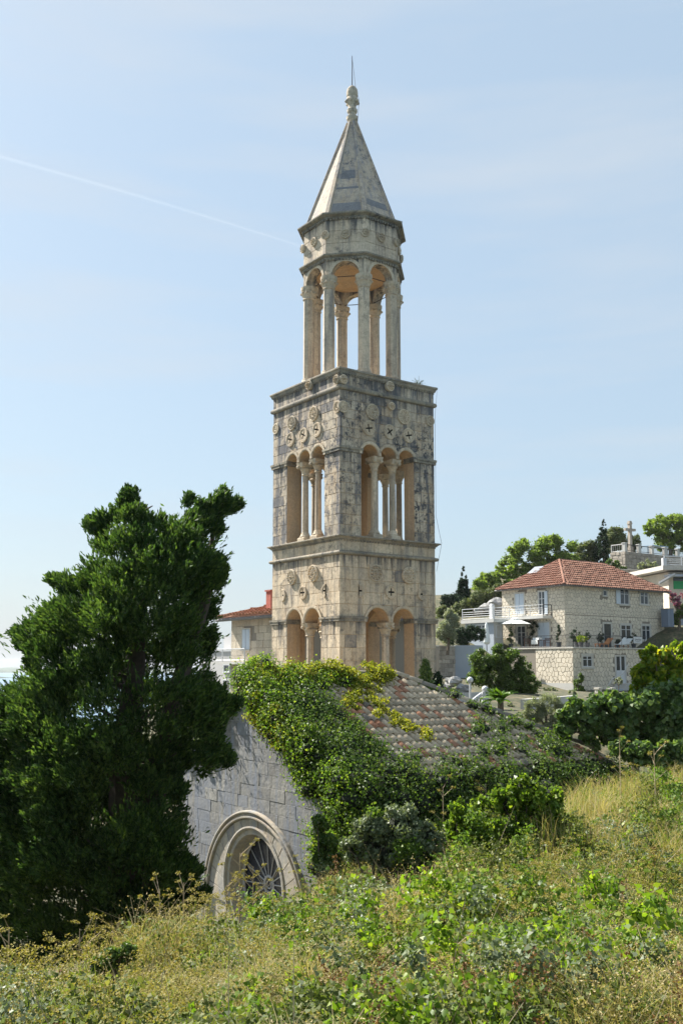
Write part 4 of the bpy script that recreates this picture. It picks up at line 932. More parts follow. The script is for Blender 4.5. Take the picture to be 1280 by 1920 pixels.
def crazy(fr, a0, a1, z0, z1, size, holes, mat, parent, parts=0, name='facing_stone', depth=.035):
    """irregular polygonal facing stones over a wall rectangle, cut round the openings"""
    w = size; h = size * .87; V = {}
    def vert(i, j, k):
        key = (i, j, k)
        if key not in V:
            x = (i + .5 * (j % 2)) * w; y = j * h; 
            if k == 0: x += 0; y += h * .62
            else: x += w / 2; y += h * .38
            V[key] = (x + rnd.uniform(-.2, .2) * w, y + rnd.uniform(-.2, .2) * h)
        return V[key]
    polys = []
    for j in range(-1, int((z1 - z0) / h) + 2):
        for i in range(-1, int((a1 - a0) / w) + 2):
            s = j % 2
            jm = j - 1; sm = jm % 2
            lo1 = vert(i - 1 + (s - sm + 1) // 1 * 0 + (0 if sm == 0 else 0), jm, 1) if False else None
            x = (i + .5 * s) * w; y = j * h
            ring = []
            for k in range(6):
                t = math.pi / 6 + k * math.pi / 3; px_ = x + math.cos(t) * w * .577; py_ = y + math.sin(t) * w * .577 * 1.0
                key = (round(px_ / (w * .5)), round(py_ / (h / 3)))
                if key not in V: V[key] = (px_ + rnd.uniform(-.24, .24) * w, py_ + rnd.uniform(-.24, .24) * w)
                ring.append(V[key])
            c = (sum(p[0] for p in ring) / 6, sum(p[1] for p in ring) / 6); g = .93 - .02 / size * .5
            ring = [(a0 + c[0] + (p[0] - c[0]) * g, z0 + c[1] + (p[1] - c[1]) * g) for p in ring]
            pl = clip(ring, a0, a1, z0, z1)
            if len(pl) < 3: continue
            c = (sum(p[0] for p in pl) / len(pl), sum(p[1] for p in pl) / len(pl))
            if any(h0 - .05 < c[0] < h1 + .05 and v0 - .05 < c[1] < v1 + .05 for h0, h1, v0, v1 in holes): continue
            polys.append((pl, c))
    polys.sort(key=lambda t: -t[1][1]); rest = MB(); n = 0
    for pl, c in polys:
        d = depth + rnd.uniform(-.008, .008)
        if n < parts: b_ = MB(); b_.slab(fr, pl, 0, d, .012); b_.build(name, mat, parent, fr.P(c[0], 0, c[1])); n += 1
        else: rest.slab(fr, pl, 0, d, .012)
    if rest.f: rest.build('small_' + name + 's', mat, parent)['kind'] = 'stuff'
def rect(fr, x0, y0, x1, y1, d=0):
    a0, z0 = fr.uz(x0, (y0 + y1) / 2, d); a1, _ = fr.uz(x1, (y0 + y1) / 2, d); _, zt = fr.uz((x0 + x1) / 2, y0, d); _, zb = fr.uz((x0 + x1) / 2, y1, d)
    return min(a0, a1), max(a0, a1), zb, zt
def window(fr, rc, parent, kind='panes', frame=.16, sh=M_BLUEW, name='window', fm=None):
    a0, a1, z0, z1 = rc; fm = fm or M_FRAME
    b_ = MB(); f = frame
    b_.box(fr, a0 - f, a0, -.02, .075, z0, z1 + f); b_.box(fr, a1, a1 + f, -.02, .075, z0, z1 + f); b_.box(fr, a0, a1, -.02, .076, z1, z1 + f); b_.box(fr, a0 - f * 1.3, a1 + f * 1.3, -.02, .12, z0 - f * .9, z0 - .001)
    o = b_.build(name, fm, parent)
    g = MB(); g.box(fr, a0, a1, .0, .012, z0, z1); g.build('pane', M_GLASS, o)
    s = MB(); am = (a0 + a1) / 2; zm_ = z0 + (z1 - z0) * .68; w = .05
    if kind in ('panes', 'small', 'half'):
        for q in ((a0, a0 + w), (a1 - w, a1)) + (() if kind == 'small' else ((am - w, am + w),)): s.box(fr, q[0], q[1], .013, .05, z0, z1)
        s.box(fr, a0, a1, .014, .048, z0, z0 + w); s.box(fr, a0, a1, .014, .048, z1 - w, z1)
        if kind != 'small': s.box(fr, a0, a1, .014, .048, zm_ - w / 2, zm_ + w / 2)
        s.build('sash', M_WHITE, o)
    if kind == 'closed':
        for l, r_ in ((a0 + .01, am - .02), (am + .02, a1 - .01)):
            q = MB(); q.box(fr, l, r_, .02, .06, z0 + .01, z1 - .01); z = z0 + .1
            while z < z1 - .1: q.box(fr, l + .06, r_ - .06, .06, .075, z, z + .05); z += .09
            q.build('shutter', sh, o)
    if kind == 'half':
        q = MB(); q.box(fr, a0 - (a1 - a0) * .5 - .05, a0 - .05, .1, .14, z0, z1); q.build('shutter', sh, o)
    return o
def slope_tiles(name, mat, parent, o, u, down, L, Ls, inside, ts=.30, te=.46, seg=3):
    nrm = u.cross(down); nrm = nrm if nrm.z > 0 else -nrm; v, f = barrel(ts * .46, ts * .38, te * 1.15, .8, seg); v = v[:2 * (seg + 1)]; f = f[::3]; T = MB()
    for i in range(int(L / ts)):
        for j in range(int(Ls / te) + 1):
            a = (i + .5) * ts; s = j * te
            if not inside(a, s): continue
            P = o + u * a + down * s + nrm * (.02 + rnd.uniform(0, .02)); xx = (down + nrm * rnd.uniform(.10, .2)).normalized(); T.add([P + xx * p[0] + u * p[1] + nrm * p[2] for p in v], f)
    o_ = T.build(name, mat, parent, smooth=False); o_['kind'] = 'stuff'; return o_
def hip_roof(parent, fr0, la, lb, ze, zp, over, mat, rise=None):
    """hip roof over the box whose near corner is fr0.o, sides la along DR and lb along DL"""
    O = fr0.o - DR * over - DL * over; A_, B_ = la + 2 * over, lb + 2 * over; h = B_ / 2; z0 = UP * (ze + 0)
    c = [O + z0, O + DR * A_ + z0, O + DR * A_ + DL * B_ + z0, O + DL * B_ + z0]; r0 = O + DR * h + DL * h + UP * zp; r1 = O + DR * (A_ - h) + DL * h + UP * zp
    mb = MB(); mb.add(c + [r0, r1] + [p - UP * .12 for p in c], [(0, 1, 5, 4), (1, 2, 5), (2, 3, 4, 5), (3, 0, 4), (6, 7, 1, 0), (7, 8, 2, 1), (8, 9, 3, 2), (9, 6, 0, 3), (9, 8, 7, 6)]); rf = mb.build('roof', mat, parent)
    dz = zp - ze; sl = math.hypot(h, dz); dn = (-DL * h - UP * dz).normalized(); dl = (-DR * h - UP * dz).normalized()
    slope_tiles('roof_tiles', mat, rf, c[0] - dn * sl, DR, dn, A_, sl, lambda a, s: min(a, A_ - a) > h - s / sl * h - .1)
    slope_tiles('roof_tiles', mat, rf, c[0] - dl * sl, DL, dl, B_, sl, lambda a, s: min(a, B_ - a) > h - s / sl * h - .1)
    mb = MB()
    for p, q in ((r0, r1), (r0, c[0]), (r0, c[3]), (r1, c[1])): mb.tube([p + UP * .05, q + UP * .05], .11, 6)
    mb.build('ridge_tiles', M_ROOFB if mat is M_ROOFB else mat, rf)
    gb = MB(); gb.tube([c[0] - UP * .12 - DL * .08, c[1] - UP * .12 - DL * .08], .09, 6); gb.tube([c[0] - UP * .12 - DR * .08, c[3] - UP * .12 - DR * .08], .09, 6); gb.build('gutter', M_GUT, rf)
    return rf
Hc = at(1058, 1150, 90); Hc.z = 0; HR = Fr(Hc, DR, -DL); HL = Fr(Hc, DL, -DR)
LA = HR.uz(1243, 1150)[0]; LB = HL.uz(941, 1150)[0]; ZE = HR.uz(1060, 1096)[1]; ZP = at(1060, 1050, 95.5).z; 
Tc = Hc - DL * 3.8 - DR * 3.4; TR = Fr(Tc, DR, -DL); TL = Fr(Tc, DL, -DR); TZ = TR.uz(1073, 1213)[1]; TB_ = TR.uz(1074, 1312)[1]
house = thing('stone_house', 'two-storey house of pale irregular stone under a red hipped tile roof', 'house', (Hc.x, Hc.y, TZ))
mb = MB(); mb.box(HR, 0, LA, -LB, 0, TZ - 4, ZE); mb.build('wall', M_JOINT, house)
wr = [rect(HR, 1129, 1107, 1136, 1117), rect(HR, 1161, 1105, 1177, 1133), rect(HR, 1199, 1110, 1213, 1133), rect(HR, 1131, 1170, 1144, 1213), rect(HR, 1163, 1172, 1181, 1199), rect(HR, 1202, 1173, 1217, 1200)]
wl = [rect(HL, 966, 1113, 982, 1152), rect(HL, 1010, 1109, 1021, 1152), rect(HL, 970, 1174, 985, 1213), rect(HL, 1009, 1167, 1030, 1213)]
for r_, k in zip(wr, ('small', 'half', 'panes', 'door', 'panes', 'panes')):
    if k == 'door': r_ = (r_[0], r_[1], TZ, r_[3])
    window(HR, r_, house, k, .18 if k != 'small' else .12, name='door' if k == 'door' else 'window')
for r_, k in zip(wl, ('closed', 'half', 'panes', 'closed')): window(HL, r_, house, k, .14)
ex = lambda r_: (r_[0] - .17, r_[1] + .17, r_[2] - .14, r_[3] + .17)
zb_ = HR.uz(1075, 1153)[1]
crazy(HR, 0, LA, zb_ + .03, ZE - .1, .42, [ex(q) for q in wr], M_CLAD, house, 150); crazy(HR, 0, LA, TZ, zb_ - .03, .42, [ex(q) for q in wr], M_CLAD, house, 80)
crazy(HL, 0, LB, TZ, ZE - .1, .40, [ex(q) for q in wl], M_CLAD, house, 70)
hip_roof(house, HR, LA, LB, ZE, ZP, .45, M_ROOFA)
q = Hc + DL * 4.6 + DR * 1.9; sk = MB(); r_ = ray(1004, 1071); p_ = Hc - DR * .45 + UP * ZE; sn_ = (UP * ((LB + .9) / 2) - DR * (ZP - ZE)).normalized(); p_ = r_ * (p_.dot(sn_) / r_.dot(sn_)); sd_ = DL.cross(sn_); vs_ = [p_ + DL * a_ * .6 + sd_ * b_ * .7 + sn_ * c_ for c_ in (-.05, .16) for a_, b_ in ((-1, -1), (1, -1), (1, 1), (-1, 1))]; sk.add(vs_, [(0, 1, 2, 3), (4, 5, 6, 7), (0, 1, 5, 4), (1, 2, 6, 5), (2, 3, 7, 6), (3, 0, 4, 7)]); sk.build('skylight', plain('grey_skylight', (.25, .27, .3), .4), house)
# balcony on the left face
a0 = HL.uz(1034, 1155)[0]; a1 = LB + .1; zb0 = HL.uz(1000, 1156)[1]
bal = MB(); bal.box(HL, a0, a1, .001, 1.25, zb0 - .28, zb0); bo = bal.build('balcony', M_CONC, house)
def railing(fr, a0, a1, d, z, h, parent, mat, step=.13, r=.012, post=1.6, name='railing', bars=True):
    mb = MB(); mb.tube([fr.P(a0, d, z + h), fr.P(a1, d, z + h)], r * 1.8, 5); mb.tube([fr.P(a0, d, z + .08), fr.P(a1, d, z + .08)], r * 1.3, 4)
    n = max(1, int(abs(a1 - a0) / post))
    for i in range(n + 1): a = a0 + (a1 - a0) * i / n; mb.tube([fr.P(a, d, z), fr.P(a, d, z + h)], r * 2, 4)
    o = mb.build(name, mat, parent)
    if bars:
        mb = MB(); n = int(abs(a1 - a0) / step)
        for i in range(1, n): a = a0 + (a1 - a0) * i / n; mb.tube([fr.P(a, d, z + .08), fr.P(a, d, z + h)], r * .7, 3)
        mb.build('balusters', mat, o)['kind'] = 'stuff'
    else:
        mb = MB()
        for k in (.3, .5, .7): mb.tube([fr.P(a0, d, z + h * k), fr.P(a1, d, z + h * k)], r, 4)
        mb.build('rails', mat, o)
    return o
railing(HL, a0, a1, 1.2, zb0, 1.0, bo, M_WHITE, bars=False, r=.012); railing(Fr(HL.P(a0, 0, 0), -DR, DL), .05, 1.2, 0, zb0, 1.0, bo, M_BLACK, bars=False, r=.018)
# terrace storey in front
terr = thing('terrace_building', 'lower terrace storey faced in irregular pale stone, below the house and its black railing', 'terrace', (Tc.x, Tc.y, TB_))
RLEN = TR.uz(1228, 1215)[0]; LLEN = TL.uz(958, 1215)[0]; LST = TL.uz(1005, 1250)[0]
mb = MB(); mb.box(TR, 0, RLEN, -9, 0, TB_ - 2, TZ - .12); mb.build('wall', M_JOINT, terr)
mb = MB(); mb.box(Fr(TL.P(LST + .02, -.4, 0), DL, -DR), 0, LLEN - LST + 1.6, -3, 0, TB_ - 3, TZ - .12); mb.build('rendered_wall', M_WHITE, terr)
mb = MB(); mb.box(TR, -.12, RLEN, -3.9, .12, TZ - .119, TZ); mb.box(Fr(Tc + DL * 3.91, DL, -DR), 0, LLEN - 3.9, -3.4, .12, TZ - .118, TZ - .001); mb.build('terrace_slab', M_FRAME, terr)
tw = [rect(TR, 1091, 1230, 1108, 1250), rect(TR, 1153, 1231, 1171, 1281)]
window(TR, tw[0], terr, 'panes', .22); dr = window(TR, tw[1], terr, 'door', .14, name='door')
a0, a1, z0, z1 = tw[1]; mb = MB(); am = (a0 + a1) / 2
mb.box(TR, a0, a1, .015, .06, z0, z0 + (z1 - z0) * .48); mb.box(TR, a0, a0 + .09, .015, .06, z0, z1); mb.box(TR, a1 - .09, a1, .015, .06, z0, z1); mb.box(TR, am - .08, am + .08, .016, .065, z0, z1); mb.build('door_leaf', M_WHITE, dr)
zpl = TL.uz(1060, 1281)[1]; crazy(TR, 0, RLEN, TB_ + .2, TZ - .13, .46, [ex(q) for q in tw], M_CLAD, terr, 190); crazy(TL, 0, LST, zpl, TZ - .13, .46, [], M_CLAD, terr, 100, depth=.06)
mb = MB(); mb.box(TL, .001, LST, 0, .09, TB_ - 2, zpl); mb.build('plinth', M_CONC, terr)
railing(TR, 0, RLEN, .02, TZ, 1.05, terr, M_BLACK); railing(TL, 0, LLEN, .02, TZ, 1.05, terr, M_BLACK)
# sign board on the railing
a0, a1, z0, z1 = rect(TR, 1187, 1194, 1203, 1206, .1); sg = thing('sign_board', 'white sign board with dark script hung on the black terrace railing', 'sign', TR.P(a0, .1, z0))
mb = MB(); mb.box(TR, a0, a1, .06, .09, z0, z1); mb.build('board', M_WHITE, sg)
mb = MB(); mb.tube([TR.P(a0 + (a1 - a0) * (.12 + .76 * i / 30), .096, z0 + (z1 - z0) * (.55 + .13 * math.sin(i * 1.5) * (1 + .4 * math.sin(i * .7)))) for i in range(31)], .012, 3); mb.tube([TR.P(a0 + (a1 - a0) * (.22 + .56 * i / 30), .096, z0 + (z1 - z0) * (.25 + .03 * math.sin(i * 2.1))) for i in range(31)], .008, 3); mb.build('script', M_BLACK, sg)
# steps and posts in front of the door
st = thing('garden_stairs', 'grey stone steps rising to the lower glazed door of the terrace building', 'stairs', TR.P(5, 1.5, TB_))
zd = tw[1][2]
for i in range(6): mb = MB(); mb.box(TR, tw[1][0] - 2.2 + i * .32, tw[1][1] + .8, .2, 1.4, TB_ - 1, TB_ + (zd - TB_) * (i + 1) / 6); mb.build('step', M_CONC, st) if False else None
for i in range(6):
    mb = MB(); w0 = tw[1][0] - .4 - (5 - i) * .42; mb.box(TR, w0, w0 + (.42 if i < 5 else 2.4), .2, 1.5, TB_ - 1, TB_ + (zd - TB_) * (i + 1) / 6); mb.build('step', M_CONC, st)
mb = MB(); mb.box(TR, tw[1][0] - 2.7, tw[1][0] - 1.2, 1.52, 1.7, TB_ - 1, TB_ + .9); mb.build('parapet', M_GREYR, st)
hr = MB(); hr.tube([TR.P(tw[1][0] - 3, 1.55, TB_ + 1.2), TR.P(tw[1][0] - 2.4, 1.55, TB_ + 1.8), TR.P(tw[1][0] - .9, 1.55, zd + .9), TR.P(tw[1][0] - .2, 1.55, zd + 1.7)], .05, 5); hr.build('handrail', M_CONC, st)
for px, lab in ((1121, 'white stone gatepost left of the other post below the glazed door'), (1145, 'white stone gatepost right of the other post below the glazed door')):
    p = at(px, 1300, 79); g = thing('gatepost', lab, 'post', (p.x, p.y, p.z), 'gateposts below the stone house'); f_ = Fr((p.x, p.y, 0), DR, -DL); zt = at(px, 1289, 79).z
    mb = MB(); mb.box(f_, -.2, .2, -.2, .2, p.z - 1.2, zt - .14); mb.build('shaft', M_FRAME, g); mb = MB(); mb.box(f_, -.26, .26, -.26, .26, zt - .139, zt); mb.build('cap', M_FRAME, g)
# annex left of the house
Ac = HL.P(LB + .05, .9, 0) + DL * 0; Ac = at(925, 1180, 92.5); Ac.z = 0; AR = Fr(Ac, DR, -DL); AL = Fr(Ac, DL, -DR); az = AL.uz(925, 1167)[1]; al = AL.uz(872, 1180)[0]
ann = thing('flat_roofed_annex', 'low blue-grey rendered annex with flat roof terrace left of the stone house', 'annex', (Ac.x, Ac.y, TZ))
ar = AR.uz(942, 1180)[0]; mb = MB(); mb.box(AR, 0, ar, -al, 0, TZ - 2, az); mb.build('wall', [M_GREYR], ann)
mb = MB(); mb.box(AR, .01, ar, .001, .02, TZ - 2, az - .01); mb.build('side_render', M_CONC, ann)
mb = MB(); mb.box(AR, -.35, ar + .3, -al - .3, .35, az, az + .34); mb.build('roof_slab', M_CONC, ann)
window(AL, rect(AL, 895, 1172, 911, 1190), ann, 'panes', .08, fm=M_WHITE); window(AR, rect(AR, 929.5, 1174, 937.5, 1194), ann, 'door', .08, fm=M_WHITE)
railing(AL, -.2, al + .1, .3, az + .34, 1.05, ann, M_WHITE, bars=False, r=.018, post=2.2); railing(AR, -.2, ar + .6, .3, az + .34, 1.05, ann, M_WHITE, bars=False, r=.018, post=2.2)
mb = MB(); a_ = AL.uz(905, 1150)[0]; q = AL.P(a_, -1.2, 0); mb.loft(q.x, q.y, 4, A0 + .78, [(.26, az + .3), (.26, az + 1.7), (.18, az + 1.9)]); mb.build('chimney', M_WHITE, ann)
# open and closed parasols
M_CANV = plain('white_canvas', (.74, .76, .74), .8)
def sun_parasol():
    p = HL.P(HL.uz(966, 1180, 1.9)[0], 1.9, 0); k = 966; zt = at(k, 1160, p.y).z; ze = at(k, 1170.5, p.y).z; t = thing('parasol', 'open white parasol over the terrace table', 'parasol', (p.x, p.y, TZ))
    R = 1.55; n = 8; vs = [(p.x, p.y, zt)]; fs = []
    for j, (r_, z) in enumerate(((.5, .26), (1.0, .62), (1.55, 1.0))):
        for i in range(n * 2): a = math.pi * i / n; rr = r_ if i % 2 == 0 else r_ * .95; vs.append((p.x + rr * math.cos(a), p.y + rr * math.sin(a), zt + (ze - zt) * z + (0 if i % 2 == 0 else .02)))
    N = n * 2
    for i in range(N):
        fs.append((0, 1 + i, 1 + (i + 1) % N))
        for j in (0, 1): fs.append((1 + j * N + i, 1 + (j + 1) * N + i, 1 + (j + 1) * N + (i + 1) % N, 1 + j * N + (i + 1) % N))
    b_ = MB(); b_.add(vs, fs); b_.build('canopy', M_CANV, t)
    b_ = MB(); b_.loft(p.x, p.y, 8, 0, [(.45, zt - .04), (.3, zt + .06), (.03, zt + .14)]); b_.build('vent_cap', M_CANV, t)
    b_ = MB(); b_.tube([(p.x, p.y, TZ), (p.x, p.y, zt)], .035, 6); b_.build('pole', plain('parasol_pole', (.2, .2, .2), .4), t)
    for i in range(8):
        a = math.pi * i / 4; b_ = MB(); b_.tube([(p.x, p.y, zt - .05), (p.x + 1.5 * math.cos(a), p.y + 1.5 * math.sin(a), ze - .02)], .012, 4); b_.build('rib', M_WHITE, t)
    b_ = MB(); b_.loft(p.x, p.y, 10, 0, [(.3, TZ), (.3, TZ + .1)]); b_.build('base', M_CONC, t)
sun_parasol()
p = at(912, 1210, 91); t = thing('parasol', 'closed white parasol standing beside the dark hedge', 'parasol', (p.x, p.y, TZ)); zt = at(912, 1166, 91).z
mb = MB(); mb.loft(p.x, p.y, 10, 0, [(.2, zt - 2.1), (.33, zt - 1.9), (.3, zt - 1.5), (.16, zt - .5), (.13, zt - .25), (.03, zt)]); mb.build('canopy', M_CANV, t); mb = MB(); mb.tube([(p.x, p.y, TZ - .3), (p.x, p.y, zt)], .04, 6); mb.build('pole', M_BLACK, t)
# terrace furniture
M_WOOD = plain('dark_brown_wood', (.09, .045, .025), .6); M_ORW = plain('orange_brown_wood', (.42, .17, .06), .6); M_POT = plain('dark_plant_pot', (.05, .055, .065), .6)
def chair(px, d, rot, label):
    a = TL.uz(px, 1205, -d)[0]; q = TL.P(a, -d, 0); u = Vector((math.cos(rot), math.sin(rot), 0)); f_ = Fr(q, u, Vector((u.y, -u.x, 0))); t = thing('chair', label, 'chair', (q.x, q.y, TZ), 'wooden chairs at the terrace table')
    for a_ in (-.24, .2):
        for b__ in (-.24, .2): m_ = MB(); m_.box(f_, a_, a_ + .05, b__, b__ + .05, TZ, TZ + (.9 if b__ > 0 else .62)); m_.build('leg', M_WOOD, t)
    m_ = MB(); m_.box(f_, -.25, .25, -.25, .25, TZ + .43, TZ + .47); m_.build('seat', M_WOOD, t)
    for i in range(3): m_ = MB(); m_.box(f_, -.24, .25, .2, .23, TZ + .6 + i * .11, TZ + .66 + i * .11); m_.build('back_slat', M_WOOD, t)
    for a_ in (-.26, .21): m_ = MB(); m_.box(f_, a_, a_ + .06, -.24, .25, TZ + .621, TZ + .66); m_.build('armrest', M_WOOD, t)
chair(1026, 1.0, A0 + 2.2, 'dark wooden armchair right of the white tablecloth'); chair(987, 1.1, A0 - .9, 'dark wooden armchair left of the table, beside the parasol pole'); chair(1003, 2.2, A0 + 3.6, 'dark wooden armchair on the far side of the terrace table')
a = TL.uz(1006, 1205, -1.5)[0]; q = TL.P(a, -1.5, 0); f_ = Fr(q, DL, -DR); t = thing('terrace_table', 'wooden terrace table under the open parasol', 'table', (q.x, q.y, TZ))
m_ = MB(); m_.box(f_, -.6, .6, -.4, .4, TZ + .7, TZ + .74); m_.build('tabletop', M_WOOD, t)
for a_ in (-.55, .5):
    for b__ in (-.35, .3): m_ = MB(); m_.box(f_, a_, a_ + .05, b__, b__ + .05, TZ, TZ + .7); m_.build('leg', M_WOOD, t)
m_ = MB(); m_.box(f_, -.45, .3, -.42, .42, TZ + .741, TZ + .756); m_.box(f_, -.45, .3, .421, .435, TZ + .35, TZ + .75); m_.box(f_, -.45, .3, -.2, .25, TZ + .757, TZ + .95); tag(m_.build('tablecloth', M_CANV), 'white cloth heaped on the terrace table', 'tablecloth')
def lounger(px, d, mat, label, towel=None):
    a = TR.uz(px, 1205, -d)[0]; q = TR.P(a, -d, 0); f_ = Fr(q, DR, -DL); t = thing('sun_lounger', label, 'sun lounger', (q.x, q.y, TZ), 'loungers on the terrace')
    m_ = MB(); m_.box(f_, -1.0, .35, -.3, .3, TZ + .3, TZ + .37); m_.build('seat', mat, t)
    m_ = MB(); v = []
    for a_, z in ((.35, .33), (1.0, .85)):
        for dd in (-.3, .3): v += [f_.P(a_, dd, TZ + z), f_.P(a_ - .04, dd, TZ + z + .06)]
    m_.add(v, [(0, 2, 6, 4), (1, 5, 7, 3), (0, 4, 5, 1), (2, 3, 7, 6), (4, 6, 7, 5), (0, 1, 3, 2)]); m_.build('backrest', mat, t)
    for a_ in (-.9, .3):
        for dd in (-.28, .22): m_ = MB(); m_.box(f_, a_, a_ + .06, dd, dd + .06, TZ, TZ + .3); m_.build('leg', M_ORW, t)
    if towel:
        m_ = MB(); m_.loft(q.x + .1, q.y, 9, .3, [(.6, TZ + .38), (.4, TZ + .55), (.12, TZ + .95), (.02, TZ + 1.0)], 1, .5); tag(m_.build('towel', M_CANV), 'white towel heaped on the pale sun lounger', 'towel')
lounger(1131, 1.0, M_ORW, 'orange-brown wooden lounger in front of the dark doorway'); lounger(1168, 1.0, M_CANV, 'pale sun lounger with a white towel, under the ground-floor window', True)
# ---------------------------------------------------------------- foliage builders
def T_(name, stops, tr=.3, r=.6, tc=1.3): return leaf_mat(name, stops, tr, r, tc)
M_LV = T_('broad_garden_leaves', [(.15, (.04, .075, .018)), (.5, (.08, .135, .028)), (.85, (.15, .22, .05))], .4, .4)
M_PINE = T_('aleppo_pine_needles', [(.1, (.07, .11, .025)), (.5, (.15, .22, .04)), (.9, (.25, .32, .07))], .42, .7, 1.5)
M_DKC = T_('dark_cypress_foliage', [(.1, (.012, .028, .014)), (.6, (.025, .05, .022)), (.95, (.04, .075, .03))], .15, .7)
M_OLV = T_('silver_olive_leaves', [(.1, (.15, .18, .11)), (.5, (.25, .28, .19)), (.9, (.38, .40, .30))], .35, .6, 1.0)
M_FIG = T_('fig_leaves', [(.15, (.045, .09, .03)), (.5, (.085, .15, .04)), (.88, (.19, .25, .09))], .4, .33)
M_FIG.node_tree.nodes['Principled BSDF'].inputs['Specular IOR Level'].default_value = .35
M_SCR = T_('maquis_shrub_leaves', [(.1, (.06, .09, .035)), (.5, (.11, .14, .055)), (.9, (.19, .20, .09))], .25, .7)
M_VIN = T_('yellow_green_vine_leaves', [(.15, (.07, .13, .015)), (.5, (.16, .24, .02)), (.8, (.32, .34, .03)), (.95, (.40, .18, .04))], .5, .4, 1.5)
M_BARK = plain('grey_brown_bark', (.13, .10, .07), .95, nz=.4, nscale=6)
def sub(blobs, Y, mper, fr_=.38, ds=.8, flat=1.0):
    cs, rs = [], []
    for px, py, rp in blobs:
        R = rp / F * Y; c = at(px, py, Y)
        for k in range(mper):
            d = Vector((rnd.gauss(0, 1), rnd.gauss(0, 1) * ds, rnd.gauss(0, 1) * flat)).normalized() * R * rnd.uniform(.45, .85); cs.append(tuple(c + d)); rs.append(R * fr_ * rnd.uniform(.6, 1.25))
    return cs, rs
def tree(name, label, cat, blobs, Y, n, size, mat, trunk=None, base=None, mper=14, fr_=.38, flat=1.0, group=None, aspect=.6, inner=.35, limbs=True, tr=.2, part='crown'):
    cs, rs = sub(blobs, Y, mper, fr_, flat=flat); bx, by = trunk or (blobs[0][0], max(b[1] + b[2] for b in blobs)); b0 = at(bx, by, Y)
    if base is not None: b0.z = base
    t = thing(name, label, cat, b0, group); P, N = lumps(cs, rs, n, rg, inner=inner, flat=flat); leafcloud(part, P, N, size, mat, t, aspect, rng=rg)
    m_ = MB(); top = Vector(cs[0]); ctr = sum((Vector(c) for c in cs), Vector()) / len(cs); m_.tube([b0 - UP * .6, b0.lerp(ctr, .45) + Vector((tr * .5, 0, 0)), ctr], [tr, tr * .7, tr * .3], 7); m_.build('trunk', M_BARK, t)
    if limbs:
        s_ = b0.lerp(ctr, .4)
        for c in rnd.sample(cs, min(6, len(cs))): m_ = MB(); m_.tube([s_, s_.lerp(Vector(c), .5) + UP * .1, Vector(c)], [tr * .45, tr * .3, tr * .1], 5); m_.build('branch', M_BARK, t)
    return t
# hillside trees
tree('pine_tree', 'broad bright green pine crown behind the red-roofed stone house', 'tree', [(985, 1040, 34), (1030, 1025, 32), (1060, 1040, 28), (950, 1065, 24), (1010, 1070, 34), (1045, 1075, 26), (975, 1085, 26)], 132, 26000, .34, M_PINE, (1010, 1110), mper=26, fr_=.3, flat=.7, tr=.35, group='pines on the hill')
tree('pine_tree', 'lower bright green pine left of the big crown, above the house roof', 'tree', [(915, 1085, 20), (935, 1095, 20), (900, 1095, 15), (955, 1105, 18)], 128, 12000, .32, M_PINE, (925, 1125), mper=22, fr_=.3, flat=.7, tr=.25, group='pines on the hill')
tree('pine_tree', 'domed yellow-green pine at the right edge beyond the stone cross terrace', 'tree', [(1232, 985, 26), (1262, 990, 30), (1290, 1000, 34), (1215, 992, 14), (1245, 1012, 24), (1275, 1020, 24)], 150, 20000, .34, M_PINE, (1255, 1040), mper=24, fr_=.3, flat=.75, tr=.35, group='pines on the hill')
tree('grey_green_tree', 'grey-green tree just right of the tall dark cypress', 'tree', [(1152, 1003, 18), (1160, 1018, 18), (1145, 1025, 14)], 142, 7000, .3, M_SCR, (1150, 1050), mper=18, group='rounded trees near the cross')
tree('grey_green_tree', 'thin grey-green tree right behind the stone cross', 'tree', [(1188, 1012, 12), (1182, 1025, 12), (1195, 1022, 9)], 142, 3500, .28, M_SCR, (1188, 1045), mper=14, group='rounded trees near the cross')
tree('round_bush', 'soft green rounded tree left of the tall dark cypress', 'tree', [(1095, 1035, 20), (1085, 1050, 18), (1108, 1025, 12), (1105, 1048, 14)], 136, 8000, .3, M_SCR, (1098, 1075), mper=18)
def spire_tree(label, px, py0, py1, wpx, Y, n, mat=M_DKC, size=.26, low=1.0, conic=False, group='dark cypresses on the hill', part='crown'):
    t_ = thing('cypress', label, 'tree', at(px, py1, Y), group); cs, rs = [], []
    for k in range(70):
        f = rnd.random() ** .8; py = py0 + (py1 - py0) * f; w_ = wpx * (f if conic else min(1, f * 2.6) ** .7 * (1 if f < .7 else 1 - (f - .7) * .8)); c = at(px + rnd.uniform(-.7, .7) * w_, py, Y + rnd.uniform(-.7, .7) * w_ * Y / F); cs.append(tuple(c)); rs.append(max(.12, w_ * .38 * Y / F * rnd.uniform(.6, 1.1)))
    P, N = lumps(cs, rs, n, rg, inner=.3); leafcloud(part, P, N, size, mat, t_, .4, rng=rg); m_ = MB(); m_.tube([at(px, py1 + 6, Y), at(px, (py0 + py1) / 2, Y)], [.2, .08], 6); m_.build('trunk', M_BARK, t_)
spire_tree('tall narrow dark cypress rising left of the stone cross', 1131, 973, 1058, 12, 134, 9000)
spire_tree('shorter dark cypress tucked against the left side of the tall one', 1119, 1003, 1062, 8, 135, 4000)
spire_tree('dark conical fir standing alone against the sky right of the tower', 868, 1060, 1135, 24, 118, 9000, conic=True, size=.3)
tree('dark_shrub', 'dark green low fir bush right beside the tower edge', 'shrub', [(840, 1125, 12), (832, 1135, 12), (850, 1130, 9)], 116, 4500, .28, M_DKC, (840, 1150), mper=14)
